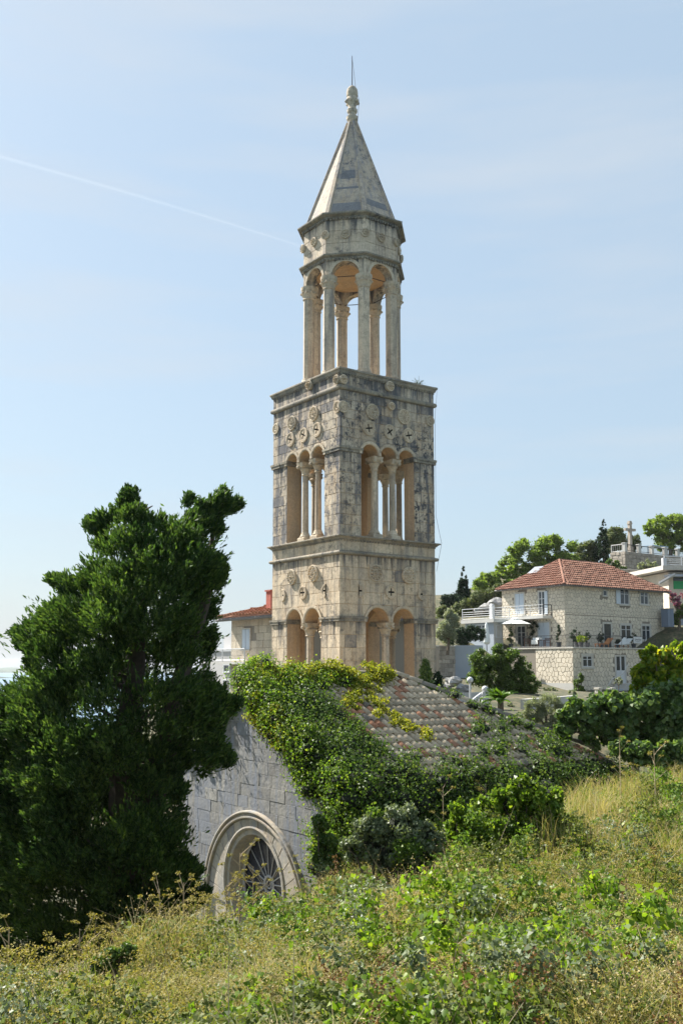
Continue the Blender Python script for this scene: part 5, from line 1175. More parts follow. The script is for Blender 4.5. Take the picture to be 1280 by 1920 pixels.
tree('bright_bush', 'small bright green bush right of the conical fir', 'shrub', [(895, 1096, 12), (905, 1100, 10)], 124, 2500, .28, M_PINE, (898, 1112), mper=12)
tree('hillside_scrub', 'long olive-green mass of scrub on the slope left of the house', 'shrub', [(900, 1128, 22), (925, 1118, 18), (880, 1142, 20), (860, 1150, 18), (912, 1140, 20), (842, 1160, 16), (828, 1150, 14), (826, 1168, 14), (935, 1130, 12), (930, 1105, 10)], 112, 16000, .26, M_SCR, (890, 1165), mper=22, limbs=False)
tree('olive_tree', 'silvery olive tree just right of the tower above the hedge', 'tree', [(838, 1175, 18), (850, 1165, 14), (832, 1190, 16), (848, 1190, 10), (840, 1152, 10)], 84, 9000, .15, M_OLV, (838, 1215), mper=20, tr=.15)
tree('hedge', 'dark clipped hedge left of the closed white parasol', 'hedge', [(850, 1195, 15), (865, 1190, 16), (882, 1190, 16), (897, 1190, 14), (873, 1200, 14)], 88, 9000, .15, M_DKC, (872, 1212), mper=20, limbs=False)
tree('garden_tree', 'big glossy dark green garden tree below the terrace with the open parasol', 'tree', [(905, 1245, 28), (935, 1230, 24), (960, 1240, 26), (980, 1255, 20), (895, 1265, 24), (930, 1265, 30), (965, 1275, 30), (990, 1285, 22), (945, 1295, 24), (975, 1300, 24)], 58, 30000, .12, M_LV, (912, 1303), mper=22, fr_=.3, tr=.16)
# fig mass, grape-leaved tree, olive shrub, small thuja by the tower
tree('fig_bush', 'wide dark fig bush with large shiny leaves at the right edge', 'shrub', [(1075, 1345, 32), (1110, 1340, 38), (1150, 1335, 42), (1195, 1335, 44), (1240, 1330, 46), (1285, 1330, 48), (1060, 1370, 22), (1120, 1375, 34), (1180, 1380, 40), (1250, 1385, 44), (1290, 1390, 40)], 26, 30000, .15, M_FIG, (1190, 1430), mper=22, fr_=.3, aspect=.85, tr=.12)
tree('fig_shoots', 'low dark fig growth filling the bank under the wide fig bush', 'shrub', [(1200, 1412, 26), (1250, 1415, 30), (1290, 1418, 32), (1160, 1402, 24), (1225, 1430, 26), (1275, 1440, 28)], 22.5, 14000, .12, M_FIG, (1240, 1462), mper=20, fr_=.3, aspect=.8, tr=.05)
tree('vine_covered_tree', 'bright yellow-green large-leaved tree at the right edge below the house', 'tree', [(1215, 1225, 18), (1235, 1245, 28), (1205, 1265, 22), (1250, 1270, 30), (1275, 1240, 26), (1225, 1290, 26), (1265, 1300, 28), (1195, 1290, 16), (1270, 1215, 14)], 31, 6500, .17, M_VIN, (1240, 1340), mper=18, fr_=.32, aspect=.9, tr=.1, inner=.5)
tree('olive_bush', 'feathery silver-green bush in front of the low white garden wall', 'shrub', [(1000, 1330, 22), (1030, 1325, 26), (1055, 1335, 22), (985, 1345, 18), (1020, 1350, 24), (1050, 1355, 18)], 38, 15000, .10, M_OLV, (1020, 1375), mper=24, aspect=.22, fr_=.3, tr=.08)
spire_tree('small dark green thuja against the foot of the tower, right of the tiled roof', 797, 1236, 1305, 22, 31.0, 7000, M_FIG, .09, conic=True, group='')
spire_tree('dark rounded thuja at the tower foot, right of the taller one', 820, 1262, 1310, 18, 31.6, 5000, M_DKC, .09, conic=True, group='')
tree('wall_shrub', 'dark climbing shrub at the corner of the terrace building', 'shrub', [(1085, 1285, 11), (1088, 1272, 8), (1080, 1300, 11), (1092, 1297, 9)], 84.5, 4500, .12, M_LV, (1085, 1310), mper=12)
tree('potted_olive', 'small round olive bush beside the steps below the glazed door', 'shrub', [(1158, 1278, 8)], 82, 1400, .1, M_OLV, (1158, 1292), mper=10, tr=.04)
# palm
p = at(938, 1325, 42); pt = thing('palm', 'small fan palm with spiky green fronds beside the white balustrade', 'palm', p); Mp = T_('palm_fronds', [(.2, (.05, .11, .02)), (.8, (.13, .22, .03))], .35, .4)
for k in range(26):
    a = rnd.uniform(0, 6.28); L = rnd.uniform(.7, 1.15); el = rnd.uniform(.15, 1.2); d = Vector((math.cos(a) * math.cos(el), math.sin(a) * math.cos(el), math.sin(el))); sd = d.cross(UP).normalized(); m_ = MB(); vs = []
    for i in range(7):
        f = i / 6; c = p + UP * .3 + d * L * f - UP * .35 * f * f * L; w_ = .16 * math.sin(math.pi * min(1, f + .12)) + .015; vs += [c - sd * w_ - UP * .04, c + UP * .02, c + sd * w_ - UP * .04]
    m_.add(vs, [(i * 3 + j, i * 3 + j + 1, i * 3 + j + 4, i * 3 + j + 3) for i in range(6) for j in (0, 1)]); m_.build('frond', Mp, pt)
m_ = MB(); m_.tube([p - UP * 1.2, p + UP * .35], [.16, .12], 8); m_.build('trunk', M_BARK, pt)
# garden walls, lamp, balustrade, rocks
def wall_px(name, label, x0, x1, y0, y1, Y0, Y1, mat, th=.3, courses=None, cat='wall'):
    a = at(x0, y0, Y0); b_ = at(x1, y0, Y1); u = Vector((b_.x - a.x, b_.y - a.y, 0)); L = u.length; u.normalize(); n = Vector((u.y, -u.x, 0)); n = n if n.y < 0 else -n; zt = a.z; zb = at(x0, y1, Y0).z; f_ = Fr((a.x, a.y, 0), u, n); t = thing(name, label, cat, (a.x, a.y, zb)); m_ = MB(); m_.box(f_, 0, L, -th, 0, zb - 1.5, zt); m_.build('core', mat if not courses else M_JOINT, t)
    if courses:
        k = 0; rest = MB()
        for pl in blocks(0, L, zb - .3, zt, courses, courses * 1.8, rng=rnd, gap=.012):
            cx = sum(q[0] for q in pl) / len(pl); cz_ = sum(q[1] for q in pl) / len(pl); pl = [(q[0] + rnd.uniform(-.02, .02), q[1] + rnd.uniform(-.02, .02)) for q in pl]
            if k < 120: b2 = MB(); b2.slab(f_, pl, 0, rnd.uniform(.03, .08), .02); b2.build('wall_stone', mat, t, f_.P(cx, 0, cz_)); k += 1
            else: rest.slab(f_, pl, 0, rnd.uniform(.03, .08), .02)
        if rest.f: rest.build('small_stones', mat, t)['kind'] = 'stuff'
        m_ = MB(); m_.box(f_, -.05, L + .05, -th - .05, .1, zt + .001, zt + .09); m_.build('coping', M_FRAME, t)
    return t, f_, L, zt
wall_px('garden_wall', 'low pale garden wall with a flat cap behind the silvery bush', 985, 1080, 1311, 1330, 50, 56, M_CONC)
wall_px('garden_wall', 'low pale wall behind the globe lamp, above the church roof hip', 840, 915, 1300, 1316, 47, 49, M_CONC)
wall_px('rubble_wall', 'grey rubble stone wall below the dark hedge, right of the tower', 822, 852, 1212, 1262, 84, 86, M_RUB, courses=.35)
wall_px('rendered_wall', 'pale grey rendered wall between the rubble wall and the garden tree', 852, 905, 1210, 1250, 86, 86, M_GREYR)
def lamp_post(px, y0, y1, Y, label):
    p = at(px, y1, Y); t = thing('globe_lamp', label, 'lamp', p); zt = at(px, y0, Y).z; m_ = MB(); m_.tube([p - UP * .4, (p.x, p.y, zt - .12)], .045, 8); m_.build('post', M_WHITE, t)
    m_ = MB(); m_.dome(Fr((p.x, p.y, 0), Vector((1, 0, 0)), Vector((0, -1, 0))), 0, zt, 0, .15, .15, 14, 5); m_.dome(Fr((p.x, p.y, 0), Vector((1, 0, 0)), Vector((0, 1, 0))), 0, zt, 0, .15, .15, 14, 5); m_.build('globe', M_WHITE, t, smooth=True)
lamp_post(881, 1275, 1300, 46, 'white garden lamp with a round globe on a thin post')
p = at(909, 1312, 44); bt = thing('balustrade', 'white garden balustrade with a ball-topped post and sloping rail', 'balustrade', p); f_ = Fr((p.x, p.y, 0), Vector((1, 0, 0)), Vector((0, -1, 0))); zt = at(909, 1297, 44).z
m_ = MB(); m_.box(f_, -.14, .14, -.14, .14, p.z - 1, zt); m_.build('post', M_WHITE, bt); m_ = MB(); m_.dome(f_, 0, zt + .12, 0, .15, .15, 12, 4); m_.dome(Fr(f_.o, f_.u, -f_.n), 0, zt + .12, 0, .15, .15, 12, 4); m_.build('ball', M_WHITE, bt, smooth=True)
m_ = MB(); m_.tube([(p.x - .16, p.y, zt - .1), (p.x - .75, p.y - .3, zt - .5)], .08, 6); m_.build('rail', M_WHITE, bt)
for k in range(4): m_ = MB(); x_ = p.x - .25 - k * .14; m_.loft(x_, p.y - .05 - k * .06, 8, 0, [(.05, zt - 1.0), (.06, zt - .6), (.035, zt - .4), (.04, zt - .2 - k * .09)]); m_.build('baluster', M_WHITE, bt)
def rock(name, label, px, py, rp, Y, mat, group=None, cat='rock'):
    c = at(px, py, Y); R = rp / F * Y; m_ = MB(); n, k = 12, 7; vs = []; fs = []
    for i in range(k + 1):
        for j in range(n):
            t_, q = math.pi * i / k, 2 * math.pi * j / n; d = Vector((math.sin(t_) * math.cos(q), math.sin(t_) * math.sin(q), math.cos(t_))); vs.append(c + Vector((d.x * 1.3, d.y, d.z * .8)) * R * (1 + .5 * mnoise.noise(d * 1.7 + c)))
    for i in range(k):
        for j in range(n): fs.append((i * n + j, i * n + (j + 1) % n, (i + 1) * n + (j + 1) % n, (i + 1) * n + j))
    m_.add(vs, fs); return tag(m_.build(name, mat), label, cat, group)
M_ROCK = stone_mat('grey_limestone_rock', (.42, .41, .39), (.30, .30, .29), stain=.5, streak=.2, vary=.15, bump=1.0)
rock('boulder', 'grey boulder beside the globe lamp in front of the garden tree', 868, 1292, 12, 50, M_ROCK)
for px, py, r_, lab in ((915, 1140, 11, 'grey rock outcrop left of the house, nearest the annex chimney'), (930, 1132, 13, 'jagged grey rock pile against the left wall of the house'), (898, 1146, 8, 'small grey rock above the annex roof railing'), (936, 1146, 9, 'low grey rock just beside the house corner, under the rock pile'), (850, 1278, 12, 'flat grey rock on the bank below the rubble wall'), (835, 1290, 10, 'pale rock near the tower foot')):
    rock('rock', lab, px, py, r_, 104 if py < 1200 else 70, M_ROCK, 'rocks on the slope')
# terrace plants
def potted(px, py0, py1, w, fr, d, mat, label, n=900, size=.12, pot=True, conic=False):
    a = fr.uz(px, 1205, d)[0]; q = fr.P(a, d, TZ); k = q.y * .9945; sc_m = k / F; h = (py1 - py0) * sc_m; t = thing('potted_plant', label, 'plant', (q.x, q.y, TZ), 'potted plants on the terrace'); cs, rs = [], []
    ph = .45 if pot else .1
    for i in range(24): f = rnd.random(); ww = w * sc_m * ((1 - f) * .9 + .1 if conic else math.sin(math.pi * (f * .85 + .1))); cs.append((q.x + rnd.uniform(-.7, .7) * ww, q.y + rnd.uniform(-.7, .7) * ww, TZ + ph + (h - ph) * f)); rs.append(max(.08, ww * .35))
    P, N = lumps(cs, rs, n, rg, inner=.3); leafcloud('foliage', P, N, size, mat, t, .45, rng=rg); m_ = MB(); m_.loft(q.x, q.y, 10, 0, [(.17, TZ), (.24, TZ + .4), (.26, TZ + .44), (.2, TZ + .441)]); m_.build('pot', M_POT, t); m_ = MB(); m_.tube([(q.x, q.y, TZ + .4), (q.x, q.y, TZ + h * .8)], .03, 5); m_.build('stem', M_BARK, t)
potted(1047, 1170, 1212, 9, TR, -1.0, M_DKC, 'tall dark potted conifer near the terrace corner', conic=True)
potted(1080, 1175, 1212, 12, TR, -1.2, M_DKC, 'bushy dark potted shrub right of the terrace corner'); potted(1088, 1190, 1212, 12, TR, -.6, M_VIN, 'yellow-green potted fern at the black railing'); potted(1100, 1180, 1212, 8, TR, -1.3, M_DKC, 'narrow dark potted conifer right of the yellow-green fern')
potted(1126, 1182, 1212, 9, TR, -2.2, M_DKC, 'round dark potted tree left of the dark doorway'); potted(1187, 1183, 1212, 9, TR, -2.0, M_DKC, 'round dark potted tree above the white sign board'); potted(1158, 1196, 1212, 8, TR, -2.0, M_DKC, 'low dark potted bush behind the sun loungers')
potted(957, 1172, 1212, 9, TL, -1.6, M_LV, 'upright green potted shrub under the open parasol'); 
cv = thing('climbing_vine', 'dark climbing vine trained up the left wall of the stone house', 'vine', HL.P(HL.uz(993, 1200)[0], .1, TZ)); cs = [tuple(HL.P(HL.uz(x, y, .2)[0], .25, HL.uz(x, y, .2)[1])) for x, y in ((993, 1205), (992, 1198), (996, 1190), (1000, 1184), (996, 1176), (992, 1168), (985, 1162), (983, 1157), (990, 1158), (1006, 1174), (1000, 1168))]; P, N = lumps(cs, [.22] * len(cs), 1500, rg, inner=.2); leafcloud('foliage', P, N, .11, M_DKC, cv, .6, rng=rg)
# ---------------------------------------------------------------- cross, its retaining wall and the house at the right edge
Wc = at(1172, 1040, 124); Wc.z = 0; WR = Fr(Wc, DR, -DL); WL = Fr(Wc, DL, -DR); wt = WR.uz(1175, 1034)[1]
rw_ = thing('retaining_wall', 'high brownish rubble retaining wall with short white pillars on top', 'wall', (Wc.x, Wc.y, 8)); wl_ = WR.uz(1300, 1040)[0]; ll_ = WL.uz(1143, 1040)[0]
m_ = MB(); m_.box(WR, 0, wl_, -ll_, -.001, 0, wt); m_.build('core', M_JOINT, rw_)
cnt = 0; rest = MB()
for fr, L in ((WL, ll_), (WR, wl_)):
    for pl in sorted(blocks(0, L, 9.5, wt, .42, .75, rng=rnd, gap=.02), key=lambda q: -q[0][1]):
        cx = sum(q[0] for q in pl) / len(pl); cz_ = sum(q[1] for q in pl) / len(pl); pl = [(q[0] + rnd.uniform(-.03, .03), q[1] + rnd.uniform(-.03, .03)) for q in pl]
        if cnt < 200: b2 = MB(); b2.slab(fr, pl, -.05, rnd.uniform(.02, .09), .03); b2.build('wall_stone', M_RUB, rw_, fr.P(cx, 0, cz_)); cnt += 1
        else: rest.slab(fr, pl, -.05, rnd.uniform(.02, .09), .03)
rest.build('lower_wall_stones', M_RUB, rw_)['kind'] = 'stuff'
for px in (1172, 1200, 1224, 1248, 1272):
    a = max(.2, WR.uz(px, 1030)[0]); m_ = MB(); m_.box(WR, a - .22, a + .22, -.5, -.06, wt, wt + 1.05); m_.box(WR, a - .28, a + .28, -.56, 0, wt + 1.051, wt + 1.17); m_.build('pillar', M_CONC, rw_)
railing(WR, .2, wl_, -.3, wt + .1, .85, rw_, M_BLACK, step=.2, r=.03, post=4); railing(WL, .2, ll_, -.3, wt + .05, .95, rw_, M_CONC, step=.3, r=.04, post=2)
cr = thing('stone_cross', 'tall weathered stone cross standing on the terrace above the houses', 'cross', at(1181, 1034, 128)); q = at(1181, 1034, 128); q.z = 0; f_ = Fr(q, Vector((math.cos(.5), math.sin(.5), 0)), Vector((math.sin(.5), -math.cos(.5), 0))); zc_ = lambda y: at(1181, y, 128).z
m_ = MB(); m_.box(f_, -.2, .2, -.2, .2, zc_(1040), zc_(977)); m_.box(f_, -.27, .27, -.24, .24, zc_(983), zc_(980)); m_.box(f_, -.27, .27, -.27, .27, zc_(1040), zc_(1026)); m_.build('shaft', M_RUB, cr); m_ = MB(); m_.box(f_, -.92, .92, -.17, .17, zc_(995.5), zc_(991)); m_.build('crossbar', M_RUB, cr)
aw = thing('awning', 'pale blue flat awning beyond the pillars of the retaining wall', 'awning', at(1240, 1026, 132)); q = at(1222, 1023, 132); m_ = MB(); m_.box(Fr((q.x, q.y, 0), DR, -DL), 0, 3.6, -1.5, 0, q.z, q.z + .12); m_.build('canopy', plain('blue_tarpaulin', (.28, .40, .52), .5), aw); m_ = MB()
for a_ in (.1, 3.4): m_.box(Fr((q.x, q.y, 0), DR, -DL), a_, a_ + .1, -.1, 0, q.z - 2.5, q.z)
m_.build('post', M_WHITE, aw)
Ec = at(1252, 1100, 104); Ec.z = 0; ER = Fr(Ec, Vector((math.cos(.15), math.sin(.15), 0)), Vector((math.sin(.15), -math.cos(.15), 0))); ez = lambda x, y: ER.uz(x, y)[1]
eh = thing('terraced_house', 'pale house at the right edge with green glazed opening and railed roof terrace', 'house', (Ec.x, Ec.y, ez(1252, 1140)))
m_ = MB(); m_.box(ER, .2, 9, -7, -.3, ez(1252, 1150), ez(1252, 1072)); m_.build('wall', M_CLAD, eh)
m_ = MB(); m_.box(ER, -1.0, 9, -7.5, .9, ez(1252, 1070), ez(1252, 1062)); m_.build('terrace_slab', M_FRAME, eh)
m_ = MB(); m_.box(ER, -.3, 9, -.3, .95, ez(1252, 1082), ez(1252, 1078)); m_.build('awning_slats', plain('slatted_shade', (.35, .38, .42), .6), eh)
m_ = MB(); a_ = ER.uz(1264, 1100)[0]; m_.box(ER, a_, 9, -.29, -.25, ez(1270, 1104), ez(1270, 1089)); m_.build('green_blind', plain('green_blind', (.02, .30, .10), .6), eh); m_ = MB(); m_.box(ER, a_, 9, -.291, -.24, ez(1270, 1088.6), ez(1270, 1082)); m_.build('pane', M_GLASS, eh)
railing(ER, -.8, 9, .85, ez(1252, 1062), 1.0, eh, M_WHITE, bars=False, r=.035, post=1.8); m_ = MB(); m_.box(ER, -.95, -.55, .5, .9, ez(1252, 1062), ez(1252, 1048)); m_.build('pillar', M_WHITE, eh)
m_ = MB(); m_.tube([ER.P(-1.5, .9, ez(1240, 1095)), ER.P(.3, .9, ez(1252, 1078))], .16, 5); m_.build('brace', M_CONC, eh)
m_ = MB(); m_.box(ER, -2.8, 9, -8, -.6, ez(1252, 1300), ez(1252, 1150)); m_.build('lower_wall', M_GREYR, eh)
gb = thing('grey_box', 'blue-grey metal cabinet fixed right of the stone house', 'cabinet', at(1258, 1175, 97)); q = at(1252, 1175, 97); f_ = Fr((q.x, q.y, 0), DR, -DL); m_ = MB(); m_.box(f_, 0, .95, -.8, 0, q.z, at(1252, 1142, 97).z); m_.build('cabinet', plain('blue_grey_metal', (.16, .20, .27), .5), gb); m_ = MB(); m_.box(f_, -.03, .98, -.83, .03, at(1252, 1142, 97).z + .001, at(1252, 1140.5, 97).z); m_.box(f_, .45, .47, 0, .015, q.z + .05, at(1252, 1143, 97).z); m_.build('lid', M_GUT, gb)
M_BOU = T_('bougainvillea_flowers', [(.2, (.10, .12, .04)), (.5, (.30, .10, .22)), (.9, (.5, .15, .36))], .4, .6)
tree('bougainvillea', 'straggling pink bougainvillea right of the stone house', 'shrub', [(1262, 1120, 9), (1270, 1128, 10), (1255, 1114, 6), (1278, 1118, 8), (1276, 1138, 8)], 99, 1500, .16, M_BOU, (1268, 1160), mper=9)
tree('garden_shrub', 'dark green shrub under the bougainvillea at the right edge', 'shrub', [(1272, 1155, 12), (1265, 1165, 8), (1282, 1145, 10)], 98, 2600, .16, M_LV, (1270, 1178), mper=12)
tree('flowering_bush', 'blue-grey bush on the ledge below the retaining wall', 'shrub', [(1210, 1058, 10), (1222, 1062, 12), (1200, 1062, 8), (1228, 1072, 10)], 120, 3000, .2, M_OLV, (1215, 1078), mper=12)
tree('dark_hedge', 'dark green shrubs behind the right part of the red roof', 'shrub', [(1150, 1068, 9), (1165, 1072, 10), (1142, 1058, 9), (1182, 1080, 8), (1155, 1058, 7)], 116, 3500, .2, M_LV, (1160, 1085), mper=12)
wall_px('rubble_wall', 'long pale rubble wall on the slope behind the right end of the red roof', 1150, 1240, 1068, 1100, 114, 116, M_RUB, courses=.4)
# ---------------------------------------------------------------- houses left of the tower
Lc = at(530, 1200, 46); Lc.z = 0; LL = Fr(Lc, DL, -DR); le = LL.uz(434, 1200)[0]; lz = LL.uz(470, 1158)[1]
lh = thing('ashlar_house', 'pale ashlar stone house with orange tiled roof behind the tower at left', 'house', (Lc.x, Lc.y, -9))
m_ = MB(); m_.box(LL, 0, le, -8, 0, -9, lz); m_.build('wall', M_JOINT, lh); lw = rect(LL, 456, 1180, 470, 1218); window(LL, lw, lh, 'closed', .06)
M_LST = stone_mat('cream_ashlar', (.56, .49, .38), (.50, .43, .33), stain=.15, streak=.25, vary=.12)
for pl in blocks(0, le, -5, lz - .05, .36, .62, rng=rnd, gap=.006):
    cx = sum(q[0] for q in pl) / len(pl); cz_ = sum(q[1] for q in pl) / len(pl)
    if lw[0] - .25 < cx < lw[1] + .25 and lw[2] < cz_ < lw[3]: continue
    b2 = MB(); b2.slab(LL, pl, 0, rnd.uniform(.012, .03), .01); b2.build('stone_block', M_LST, lh, LL.P(cx, 0, cz_))
hip_roof(lh, Fr(Lc, DR, -DL), 8.5, le, lz + .05, lz + .85, .5, M_ROOFB)
ch = at(503, 1150, 47.5); m_ = MB(); f_ = Fr((ch.x, ch.y, 0), DL, -DR); m_.box(f_, -.22, .22, -.5, 0, lz, at(503, 1109, 47.5).z); m_.box(f_, -.27, .27, -.55, .05, at(503, 1109, 47.5).z + .001, at(503, 1106, 47.5).z); m_.build('chimney', M_BRICK, lh)
bz = LL.uz(445, 1241)[1]; ba0 = LL.uz(470, 1230)[0]; ba1 = LL.uz(410, 1230)[0]; ba1 = min(ba1, le + 1.2); m_ = MB(); m_.box(LL, ba0 - 1.2, ba1, .001, 1.1, bz - .12, bz); bo = m_.build('balcony', M_CONC, lh); railing(LL, ba0 - 1.2, ba1, 1.05, bz, .62, bo, M_WHITE, step=.11, r=.014)
Gc = at(470, 1220, 62); Gc.z = 0; GL = Fr(Gc, DL, -DR); gl = GL.uz(374, 1250)[0]; gz = GL.uz(420, 1192)[1]
gh = thing('modern_block', 'plain light grey modern building with flat roof between cypress and ashlar house', 'building', (Gc.x, Gc.y, -14)); M_GR = plain('light_grey_render', (.46, .45, .44), .9, nz=.06, nscale=.8)
m_ = MB(); m_.box(GL, 0, gl * .82, -9, -1.2, gz - 1.0, gz); m_.box(GL, 0, gl, -9, 0, -14, gz - 1.05); m_.build('wall', M_GR, gh); m_ = MB(); m_.box(GL, -.1, gl + .1, -9, .1, gz - 1.049, gz - .93); m_.build('parapet', M_WHITE, gh)
window(GL, rect(GL, 378, 1222, 390, 1252), gh, 'panes', .1, fm=M_WHITE); window(GL, rect(GL, 421, 1247, 431, 1260), gh, 'small', .06, fm=M_WHITE); window(GL, rect(GL, 420, 1276, 432, 1298), gh, 'closed', .06, sh=M_GUT, fm=M_WHITE); window(GL, rect(GL, 424, 1197, 433, 1204, -1.2), gh, 'small', .05, fm=M_WHITE)
window(GL, rect(GL, 300, 1330, 320, 1372), gh, 'panes', .1, fm=M_WHITE)

rs_ = random.Random(5); pl_ = sorted((rs_.uniform(838, 1085), rs_.uniform(45, 72)) for i in range(15)); NTH = ['first', 'second', 'third', 'fourth', 'fifth']
for i, (px, Y) in enumerate(pl_):
    g = ground_z([(px - 640) / F * Y], [Y])[0]; k = Y * .9945 + g * .1045; py = PY0 - F * (-Y * math.sin(TH) + g * math.cos(TH)) / k
    tree('low_garden_plant', ('olive-brown scrubby', 'dark green leafy', 'silvery green')[i % 3] + ' low plant in the garden below the house, ' + NTH[i // 3] + ' from left', 'plant', [(px, py - 2, rs_.uniform(4, 8)), (px + 7, py - 1, rs_.uniform(3, 6))], Y, 500, .11, [M_SCR, M_LV, M_OLV][i % 3], (px, py + 2), mper=8, limbs=False, tr=.02, group='low plants in the garden', inner=.2)
# ================================================================ the overgrown slope in front
rg = np.random.default_rng(77); rnd = random.Random(77)
M_SM = leaf_mat('bramble_leaves', [(.1, (.045, .07, .02)), (.45, (.09, .12, .03)), (.7, (.15, .17, .05)), (.92, (.24, .22, .09))], .35, .6)
M_GW = leaf_mat('green_weed_leaves', [(.1, (.04, .08, .015)), (.5, (.09, .16, .025)), (.9, (.20, .27, .05))], .42, .5, 1.4)
M_HT = leaf_mat('heart_shaped_leaves', [(.1, (.05, .10, .014)), (.5, (.11, .185, .02)), (.85, (.23, .29, .035))], .45, .4, 1.5)
M_DRY = leaf_mat('dry_grass_blades', [(.1, (.24, .19, .08)), (.5, (.42, .34, .18)), (.9, (.60, .51, .31))], .35, .7, 1.0)
M_FEN = leaf_mat('fennel_umbels', [(.1, (.13, .13, .03)), (.5, (.24, .21, .055)), (.9, (.36, .28, .10))], .35, .7, 1.0)
M_RUS = leaf_mat('rusty_seed_heads', [(.1, (.08, .04, .02)), (.5, (.16, .085, .045)), (.9, (.28, .17, .09))], .25, .8, 1.0)
M_GRN = leaf_mat('green_grass_blades', [(.1, (.08, .13, .02)), (.6, (.16, .22, .04)), (.9, (.26, .29, .08))], .4, .5, 1.4)
M_GRY = leaf_mat('grey_green_leaves', [(.1, (.07, .10, .05)), (.5, (.13, .165, .09)), (.9, (.24, .27, .17))], .3, .45, 1.2)
M_STK = plain('dead_stalks', (.36, .28, .17), .8, nz=.3)
def scatter(n, y0=3.3, y1=20, u0=-.52, u1=.52):
    n = int(n * 1.15); u = rg.uniform(u0, u1, n); Y = y0 * (y1 / y0) ** rg.random(n); return u * Y, Y
def pxy(x, y, z):
    k = y * math.cos(TH) + z * math.sin(TH); return 640 + F * x / k, PY0 - F * (-y * math.sin(TH) + z * math.cos(TH)) / k
def Hh(x, y): return .05 + .62 * fbm(x, y, 1.5, 5, 2) ** 1.7 + .42 * np.clip(fbm(x, y, .5, 8, 2) - .35, 0, 1)
def tri_blades(name, x, y, z, h, wd, mat, lean=.35, kind='stuff', parent=None, seg=3, droop=.25):
    n = len(x); a = rg.uniform(0, 6.28, n); L = np.stack([np.cos(a), np.sin(a)], 1) * rg.uniform(.05, lean, n)[:, None]; b = rg.uniform(0, 6.28, n); Wd = np.stack([np.cos(b), np.sin(b)], 1) * (np.asarray(wd) * np.ones(n) / 2)[:, None]
    V = np.empty((n, seg + 1, 2, 3))
    for i in range(seg + 1):
        f = i / seg; cx = x + L[:, 0] * h * f * f; cy = y + L[:, 1] * h * f * f; cz = z + h * (f - droop * f * f * f); ww = (1 - f * .85)
        V[:, i, 0] = np.stack([cx - Wd[:, 0] * ww, cy - Wd[:, 1] * ww, cz], 1); V[:, i, 1] = np.stack([cx + Wd[:, 0] * ww, cy + Wd[:, 1] * ww, cz], 1)
    base = (np.arange(n) * (seg + 1) * 2)[:, None]; Fq = np.concatenate([base + np.array([[i * 2, i * 2 + 1, i * 2 + 3, i * 2 + 2]]) for i in range(seg)], 0)
    return npmesh(name, V.reshape(-1, 3), Fq, mat, parent, kind=kind)
# low leafy cover
x, y = scatter(150000); H = Hh(x, y); z = ground_z(x, y) + H * rg.random(len(x)) ** .45; Np = np.tile([0, -.25, 1.0], (len(x), 1))
sz = .030 * (.6 + .8 * rg.random(len(x))) * (1 + .035 * y)
m1 = fbm(x, y, 1.1, 9) ; sel = m1 > .40
leafcloud('bramble_cover', np.stack([x, y, z], 1)[sel], Np[sel], sz[sel], M_SM, None, .75, kind='stuff', rng=rg, jit=.7)
leafcloud('grey_leaf_cover', np.stack([x, y, z], 1)[~sel], Np[~sel], sz[~sel] * .9, M_GRY, None, .6, kind='stuff', rng=rg, jit=.7)
# taller tangled weeds: ragged clumps of small leaves with dark hollows between them
for nm, mt, nc_, nl, sd_, sz_ in (('green_weeds', M_GW, 420, 60000, 91, .034), ('olive_weeds', M_SM, 330, 45000, 92, .028), ('bright_weeds', M_HT, 170, 20000, 93, .040), ('grey_weeds', M_GRY, 200, 22000, 94, .028)):
    x, y = scatter(nc_ * 4, 3.8, 18.5); k = fbm(x, y, 1.2, sd_) > .5; x = x[k][:nc_]; y = y[k][:nc_]; gz = ground_z(x, y); R = rg.uniform(.10, .30, len(x)) * np.clip(y / 8, .7, 1.15)
    px, py = pxy(x, y, gz + .3); R = np.where(px < 420, R * .6, R)
    cs, rs = [], []
    for a_, b_, c_, r_ in zip(x, y, gz, R):
        for j in range(5): q = rg.normal(0, .5, 3) * r_; cs.append((a_ + q[0], b_ + q[1], c_ + r_ * .5 + abs(q[2]) * 1.4)); rs.append(r_ * rg.uniform(.3, .6))
    P, N = lumps(cs, rs, nl, rg, inner=.3, up=.5); leafcloud(nm, P, N, sz_ * rg.uniform(.6, 1.4, len(P)) * (1 + .03 * P[:, 1]), mt, None, .6, kind='stuff', rng=rg, jit=.7)
x, y = scatter(400, 5.5, 16.5); px, py = pxy(x, y, ground_z(x, y)); k = fbm(x, y, 1.3, 97) > .5; x = x[k][:60]; y = y[k][:60]; px = px[k][:60]
for g_i, (nm, mt, sz_) in enumerate((('tangled_green_bushes', M_GW, .042), ('tangled_olive_bushes', M_SM, .036), ('tangled_grey_bushes', M_GRY, .034), ('tangled_bright_bushes', M_HT, .05))):
    cs, rs = [], []
    for a_, b_, p_x in list(zip(x, y, px))[g_i::4]:
        R = rg.uniform(.22, .5) * (.55 if p_x < 620 else 1); gz_ = float(ground_z(a_, b_)[0])
        for j in range(14): q = rg.normal(0, .55, 3) * R; cs.append((a_ + q[0] * 1.3, b_ + q[1] * 1.3, gz_ + R * .5 + abs(q[2]))); rs.append(R * rg.uniform(.2, .42))
    P, N = lumps(cs, rs, 9000 if mt is M_HT else 17000, rg, inner=.2, up=.4); leafcloud(nm, P, N, sz_ * rg.uniform(.6, 1.4, len(P)), mt, None, .65, kind='stuff', rng=rg, jit=.8)
